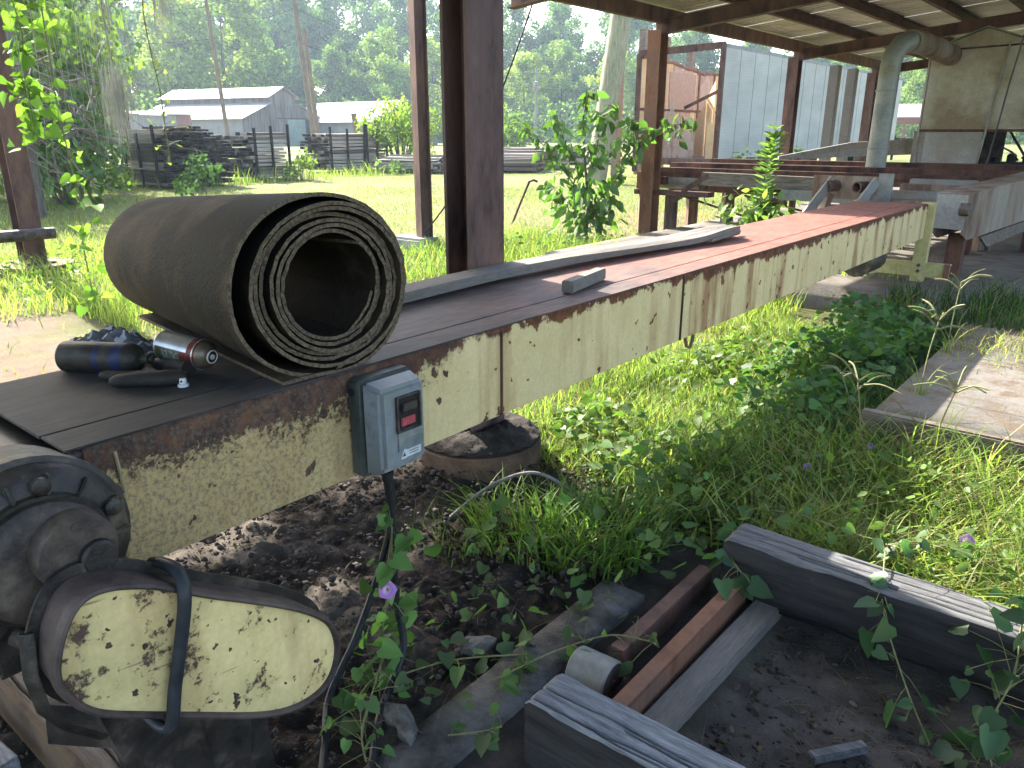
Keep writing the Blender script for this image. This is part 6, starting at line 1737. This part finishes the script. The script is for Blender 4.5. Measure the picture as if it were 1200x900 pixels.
# ================================================================== LUMBER STACKS
bme = [None]
def board_mesh(L, w, th, m):
    mb = MB().box((0, 0, 0), (L, w, th))
    me = bpy.data.meshes.new('board'); me.from_pydata([tuple(v) for v in mb.v], [], mb.f); me.materials.append(m)
    return me
meA = board_mesh(1, 1, 1, M['board']); meB = board_mesh(1, 1, 1, M['board_end'])
end_m = [M['board_end'], simple('pale board end', (.12, .105, .09), (.24, .21, .18), 8, .9)]
def board_two(L, side_m, endm):
    """board with its own cut end colour"""
    mb = MB().box((0, 0, 0), (L, 1, 1)); me = bpy.data.meshes.new('board'); me.from_pydata([tuple(v) for v in mb.v], [], mb.f)
    me.materials.append(side_m); me.materials.append(endm)
    for p in me.polygons:
        if abs(p.normal.x) > .9: p.material_index = 1
    return me
variants = [board_two(1, wood('pale board', (.24, .215, .185), (.46, .43, .385), 0, scale=.8), end_m[1]), board_two(1, wood('dark side board', (.06, .052, .046), (.17, .15, .13), 0, scale=.8), end_m[0]), board_two(1, M['board'], end_m[0]), board_two(1, M['board'], end_m[0]), board_two(1, M['board'], end_m[1]), board_two(1, M['wood_edge'], end_m[0])]
def stack(label, corner, length, width, height, along, rz, bw, bt, seed, top=None, posts=(), group=None, kinds_=None):
    """boards lie along the local x axis; along/rz turn the pile"""
    rs = random.Random(seed)
    t = thing('lumber_stack', label, 'lumber stack', corner)
    m = Matrix.Rotation(rz, 3, 'Z')
    z = bt / 2 + .08; k = 0
    nrow = int(width / bw)
    while z < height * 1.3:
        for r in range(nrow):
            u = (r + .5) / nrow
            if z > height * (top(u) if top else 1) + rs.uniform(-.03, .03): continue
            c = m @ Vector((length / 2 + rs.uniform(-.12, .10), (r + .5) * bw + rs.uniform(-.025, .02), 0))
            o = link(rs.choice(kinds_ or variants), 'board', None, t)
            o.location = (c.x, c.y, z + rs.uniform(-.006, .006))
            o.scale = (length * rs.uniform(.90, 1.03), bw * rs.uniform(.75, .97), bt * rs.uniform(.6, .88))
            o.rotation_euler = (rs.uniform(-.05, .05), rs.uniform(-.012, .012), rz + rs.uniform(-.02, .02))
            k += 1
        z += bt
    for (lx, ly, hh, lean) in posts:
        a = m @ Vector((lx, ly, 0)); b = m @ Vector((lx + lean, ly, 0))
        MB().bar(Vector(corner) + a + Vector((0, 0, -.05)), Vector(corner) + b + Vector((0, 0, hh)), .055, .06).build('stake', M['board_end'], t)
    return t
darkv = [variants[1], variants[2], variants[3], variants[1]]
# big heap: board ends face right, sides face the camera's left
c = g0 = Vector((-20.9, 9.5, 0))
stack('biggest lumber stack, rounded on top, its dark board ends facing right', c, 2.2, 1.95, 1.42, 0, R(0), .17, .070, 1, lambda u: .90 + .16 * math.sin(min(1, u * 1.25) * 2.4) - .42 * max(0, u - .55), ((1.25, -.05, 1.3, -.08), (.4, -.05, 1.05, .1), (2.0, -.04, 1.5, .0)), None, darkv)
# second and third: ends face the camera's left, sides face right
c2 = Vector((-19.86, 12.76, 0))
stack('middle lumber stack with dark ends at its left and three stakes at its side', c2, 1.5, 1.45, 1.34, 0, R(106), .20, .105, 2, lambda u: 1 - .12 * u, ((.05, -.05, 1.45, 0), (.75, -.05, 1.50, 0), (1.47, -.05, 1.55, .02)))
c3 = Vector((-22.0, 17.0, 0))
stack('long lumber stack with six dark stakes standing against its pale side', c3, 3.1, 1.5, 1.32, 0, R(98), .22, .11, 3, lambda u: .97, ((.1, -.05, 1.5, 0), (.9, -.05, 1.45, .02), (1.75, -.05, 1.6, .05), (1.9, -.06, 1.6, 0), (2.4, -.05, 1.5, .1), (2.95, -.05, 1.5, .05)))
pp = pol(440, 27.5); stack('low heap of dark boards beside the feathery young tree', (pp.x, pp.y, 0), 2.2, 1.6, .46, 0, R(20), .2, .075, 4, lambda u: .8 + .4 * math.sin(u * 3.1))
pp = pol(545, 27); stack('low dark board heap hidden behind the thick column', (pp.x, pp.y, 0), 2.4, 2.2, .55, 0, R(35), .22, .08, 5, lambda u: .85 + .3 * math.sin(u * 3.1))
pp = pol(592, 29); stack('dark board heap just right of the thick column', (pp.x, pp.y, 0), 2.4, 2.0, .70, 0, R(40), .22, .08, 6, lambda u: .8 + .35 * math.sin(u * 3.1))
pp = pol(640, 34); stack('flat pale topped board stack behind the sapling', (pp.x, pp.y, 0), 3.2, 2.4, .75, 0, R(40), .30, .11, 7)
pp = pol(500, 30); stack('small board stack behind the slim steel post', (pp.x, pp.y, 0), 1.6, 1.4, .45, 0, R(30), .22, .08, 8)

# ================================================================== FAR BUILDINGS
roof_m = simple('weathered tin roof', (.24, .215, .195), (.36, .34, .32), .5, .7, 0, (1, 1, 1), .1, c3=(.30, .25, .21), fine=3.0)
plankw = simple('grey brown board wall', (.08, .066, .058), (.19, .155, .13), 1.1, .85, 0, (4, 4, .3), .2, c3=(.24, .20, .17), fine=6)
bluew = simple('pale blue grey wall', (.23, .215, .195), (.32, .305, .28), .5, .8, 0, bstr=.05, fine=5)
doorg = simple('faded green door', (.20, .25, .205), (.28, .33, .275), .8, .7, 0, bstr=.05, fine=5)
redm = simple('faded red sheet', (.20, .085, .075), (.32, .15, .13), .8, .7, fine=5)

def barn(label, px, d, alpha, L, Wd, z_e, z_m, z_c, z_r, parts=True, mon=.34):
    c = pol(px, d); v = c.normalized(); r = Vector((v.y, -v.x, 0))
    e1 = (-r * math.cos(alpha) + v * math.sin(alpha)); e2 = (r * math.sin(alpha) + v * math.cos(alpha))
    t = thing('barn', label, 'barn', c)
    P = lambda a, b, z: c + e1 * a + e2 * b + Vector((0, 0, z))
    def wall(name, a0, b0, a1, b1, z0, z1, m):
        n = 1; MB().prism([P(a0, b0, z0), P(a1, b1, z0), P(a1, b1, z1), P(a0, b0, z1)], (e1 if abs(b1 - b0) > abs(a1 - a0) else e2) * .12).build(name, m, t)
    wall('side_wall', 0, 0, L, 0, 0, z_e, bluew)
    wall('side_wall', 0, Wd, L, Wd, 0, z_e, plankw)
    lo, hi = Wd * (.5 - mon / 2), Wd * (.5 + mon / 2)
    gw = MB().prism([P(0, 0, 0), P(0, Wd, 0), P(0, Wd, z_e), P(0, hi, z_m), P(0, hi, z_c), P(0, Wd * .5, z_r), P(0, lo, z_c), P(0, lo, z_m), P(0, 0, z_e)], e1 * .12).build('gable_wall', plankw, t)
    # battens on the gable so the boards read
    mb = MB()
    for k in range(26):
        b = Wd * (k + .5) / 26
        top = z_e + (z_m - z_e) * (b / lo if b < lo else 1) if b < lo else (z_m if b <= hi else z_m - (z_m - z_e) * (b - hi) / (Wd - hi))
        q = P(-.03, b, 0); mb.prism([q, q + e2 * .07, q + e2 * .07 + Vector((0, 0, top - .15)), q + Vector((0, 0, top - .15))], e1 * -.03)
    o = mb.build('batten', plankw, gw); o['kind'] = 'stuff'
    MB().prism([P(L, 0, 0), P(L, Wd, 0), P(L, Wd, z_e), P(L, lo, z_m), P(L, 0, z_e)], e1 * .12).build('gable_wall', plankw, t)
    for (b0, b1, w0, w1) in ((-.5, lo, z_e - .22, z_m), (hi, Wd + .5, z_m, z_e - .22), (lo - .4, Wd * .5, z_c - .1, z_r), (Wd * .5, hi + .4, z_r, z_c - .1)):
        # tin sheets, side by side along the roof
        n = 7
        for k in range(n):
            a0, a1 = -.4 + (L + .8) * k / n, -.4 + (L + .8) * (k + 1) / n - .03
            MB().prism([P(a0, b0, w0), P(a1, b0, w0), P(a1, b1, w1), P(a0, b1, w1)], (0, 0, .06)).build('roof_sheet', roof_m, t)
    wall('clerestory_wall', .2, lo, L - .2, lo, z_m, z_c, plankw)
    wall('clerestory_wall', .2, hi, L - .2, hi, z_m, z_c, plankw)
    if parts:
        for (b0, b1, zt, m, nm) in ((.54, .78, 2.6, doorg, 'sliding_door'), (.785, .84, 2.6, M['black'], 'doorway_shade'), (.845, .92, 2.55, bluew, 'door_leaf')):  # black slab in the open door gap stands in for the shade inside
            MB().prism([P(-.08, Wd * b0, 0), P(-.08, Wd * b1, 0), P(-.08, Wd * b1, zt), P(-.08, Wd * b0, zt)], e1 * .07).build(nm, m, gw)
        MB().prism([P(-.1, Wd * .42, 2.65), P(-.1, Wd * .95, 2.65), P(-.1, Wd * .95, 2.75), P(-.1, Wd * .42, 2.75)], e1 * .09).build('door_track', M['rust'], gw)
    for a in (2.5, 6.5): MB().prism([P(a, -.05, 1.0), P(a + 1.0, -.05, 1.0), P(a + 1.0, -.05, 1.9), P(a, -.05, 1.9)], e2 * .06).build('window', M['galv_light'], t)
    return t
barn('old grey barn with a raised monitor roof and a green sliding door', 286, 84, R(45), 15.5, 11.5, 2.75, 4.15, 4.75, 5.75)
barn('second low tin roofed barn right of the old monitor barn', 440, 84, R(48), 15, 9, 2.5, 4.4, 4.42, 4.5, False, .06)

def lean_to():
    a, b = pol(152, 76), pol(226, 78)
    t = thing('low_shed', 'long low pale shed with a dull red end in front of the barn', 'shed', a)
    d = (b - a); L = d.length; d.normalize(); n = Vector((-d.y, d.x, 0))
    if n.dot(a) < 0: n = -n
    q = lambda u, w, z: a + d * u + n * w + Vector((0, 0, z))
    MB().prism([q(0, 0, 0), q(L * .76, 0, 0), q(L * .76, 0, 2.75), q(0, 0, 2.75)], n * .1).build('front_wall', simple('pale board wall', (.27, .25, .23), (.36, .34, .315), .6, .85, 0, (4, 4, .4), .1, fine=6), t)
    MB().prism([q(L * .765, -.02, 0), q(L, -.02, 0), q(L, -.02, 2.8), q(L * .765, -.02, 2.8)], n * .1).build('red_wall', redm, t)
    MB().prism([q(-.3, -.4, 2.76), q(L + .3, -.4, 2.80), q(L + .3, 5, 3.1), q(-.3, 5, 3.1)], (0, 0, .07)).build('roof', roof_m, t)
    MB().prism([q(L, 0, 0), q(L, 5, 0), q(L, 5, 3.0), q(L, 0, 2.78)], d * -.1).build('end_wall', plankw, t)
    MB().prism([q(0, 0, 0), q(0, 5, 0), q(0, 5, 3.0), q(0, 0, 2.78)], d * .1).build('end_wall', plankw, t)
lean_to()

# orange lattice boom parked in the field
def boom():
    t = thing('lattice_boom', 'orange lattice boom lying across the field at left', 'boom', pol(100, 45))
    om = simple('orange paint', (.42, .17, .035), (.55, .25, .06), 2, .6, fine=10)
    a, b = pol(42, 46), pol(150, 44)
    za, zb = 1.2, 2.3
    up = Vector((0, 0, 1)); v = Vector((0, 0, 0))
    ch = []
    for dz in (0, .55):
        for dv in (0, .5):
            n = (a.normalized() * dv)
            ch.append((a + n + up * (za + dz), b + n + up * (zb + dz)))
            MB().bar(ch[-1][0], ch[-1][1], .12, .12).build('chord', om, t)
    mb = MB(); N = 14
    for k in range(N):
        u0, u1 = k / N, (k + 1) / N
        for lo, hi in ((0, 2), (1, 3)):
            mb.bar(ch[lo][0].lerp(ch[lo][1], u0), ch[hi][0].lerp(ch[hi][1], u1), .06, .06)
    mb.build('lacing', om, t)['kind'] = 'stuff'
    for q in (a, b): MB().bar(q, q + up * (za if q is a else zb), .2, .2).build('trestle', M['rust'], t)
boom()

def pole(label, x, d, h, lean=0.0, arm=True, r=.16, m=None, tr=False, fat=1.0):
    p = pol(x, d); rr = Vector((p.y, -p.x, 0)).normalized()
    t = thing('utility_pole', label, 'pole', p)
    MB().tube([p + Vector((0, 0, -.1)), p + rr * lean * .5 + Vector((0, 0, h * .5)), p + rr * lean + Vector((0, 0, h))], [r * fat, r * .9 * fat, r * .75 * fat], 10).build('pole_shaft', m or M['pole_brown'], t, smooth=True)
    top = p + rr * lean + Vector((0, 0, h - .5))
    if arm:
        ca = MB().bar(top - rr * 1.1, top + rr * 1.1, .10, .12).build('cross_arm', M['pole_brown'], t)
        for k in (-1, -.4, .4, 1): MB().lathe(top + rr * k + Vector((0, 0, .06)), (0, 0, 1), [(0, .04), (.08, .07), (.16, .03)], 8).build('insulator', M['galv_light'], ca)
    if tr: MB().lathe(top + Vector((0, 0, -1.6)) - p.normalized() * .3, (0, 0, 1), [(0, .22), (.05, .25), (.85, .25), (.9, .1)], 12).build('transformer', M['galv_light'], t, smooth=True)
    return top
tA = pole('dark thin utility pole in front of the barn roof', 268, 46, 8.6, -.45, r=.12)
tB = pole('utility pole with cross arm right of the barn, left of its pair', 369, 42, 8.2, -.55, r=.135)
tC = pole('second leaning pole of the pair right of the barn', 374, 43, 6.2, -.35, False, .125)
tD = pole('far utility pole with a grey transformer right of the thick column', 628, 80, 7.2, 0, True, .14, M['galv_light'], True)
tE = pole('old pole stub behind the third lumber stack', 425, 31, 2.0, -.3, False, .14)
w = MB()
def wire(a, b, sag=1.0, r=.007, k=16):
    w.tube([a.lerp(b, i / k) - Vector((0, 0, 4 * sag * (i / k) * (1 - i / k))) for i in range(k + 1)], r, 4)
L0, R0 = pol(-200, 64) + Vector((0, 0, 10.2)), pol(900, 95) + Vector((0, 0, 9.5))
for dz in (0, -.7, -2.2):
    z = Vector((0, 0, dz))
    wire(L0 + z, tA + z, .9); wire(tA + z, tB + z, .5); wire(tB + z, tD + z * .6, 1.0); wire(tD + z * .6, R0 + z, .8)
wire(tB + Vector((0, 0, -1)), pol(560, 48) + Vector((0, 0, .1)), .2)
w.build('power_lines', simple('dull wire', (.03, .03, .03), (.05, .05, .05), 5, .95, spec=0), None); tag(bpy.data.objects['power_lines'], 'thin power lines strung between the wooden poles', 'wires')

# far red roofed shed, fence rails, seen between the duct and the booth
t = thing('red_roof_shed', 'long low red roofed shed seen far off left of the booth', 'shed', pol(1050, 60))
a, b = pol(960, 62), pol(1130, 62); n = a.normalized()
MB().prism([a + Vector((0, 0, 2.25)), b + Vector((0, 0, 2.25)), b + n * 4 + Vector((0, 0, 3.2)), a + n * 4 + Vector((0, 0, 3.2))], (0, 0, .08)).build('roof', simple('pink red roof', (.40, .20, .19), (.50, .28, .26), .5, .6, fine=4), t)
MB().prism([a + n * .05 + Vector((0, 0, 1.85)), b + n * .05 + Vector((0, 0, 1.85)), b + n * .05 + Vector((0, 0, 2.25)), a + n * .05 + Vector((0, 0, 2.25))], n * .1).build('fascia', redm, t)
for k in range(6):
    q = a.lerp(b, k / 5) + n * .1; MB().bar(q, q + Vector((0, 0, 1.9)), .15, .15).build('post', redm, t)
t = thing('rail_fence', 'dark rail fence across the far lawn left of the booth', 'fence', pol(1060, 45))
a, b = pol(1000, 45), pol(1100, 45)
for z in (.55, 1.0): MB().bar(a + Vector((0, 0, z)), b + Vector((0, 0, z)), .05, .10).build('rail', M['board_end'], t)
for k in range(5):
    q = a.lerp(b, k / 4); MB().bar(q, q + Vector((0, 0, 1.15)), .1, .1).build('post', M['board_end'], t)

# ------------------------------------------------------------------ air
def haze(density):
    m = bpy.data.materials.new('haze'); m.use_nodes = True
    nt = m.node_tree; nt.nodes.clear()
    out = nt.nodes.new('ShaderNodeOutputMaterial'); v = nt.nodes.new('ShaderNodeVolumePrincipled')
    v.inputs['Color'].default_value = (.66, .82, 1, 1); v.inputs['Density'].default_value = density
    v.inputs['Anisotropy'].default_value = .3
    nt.links.new(v.outputs[0], out.inputs['Volume'])
    o = MB().ext(-305, 305, -305, 305, -3, 62).build('haze', m, None)
    tag(o, 'thin pale air that softens the far wood', 'haze', kind='stuff')
haze(.0006)
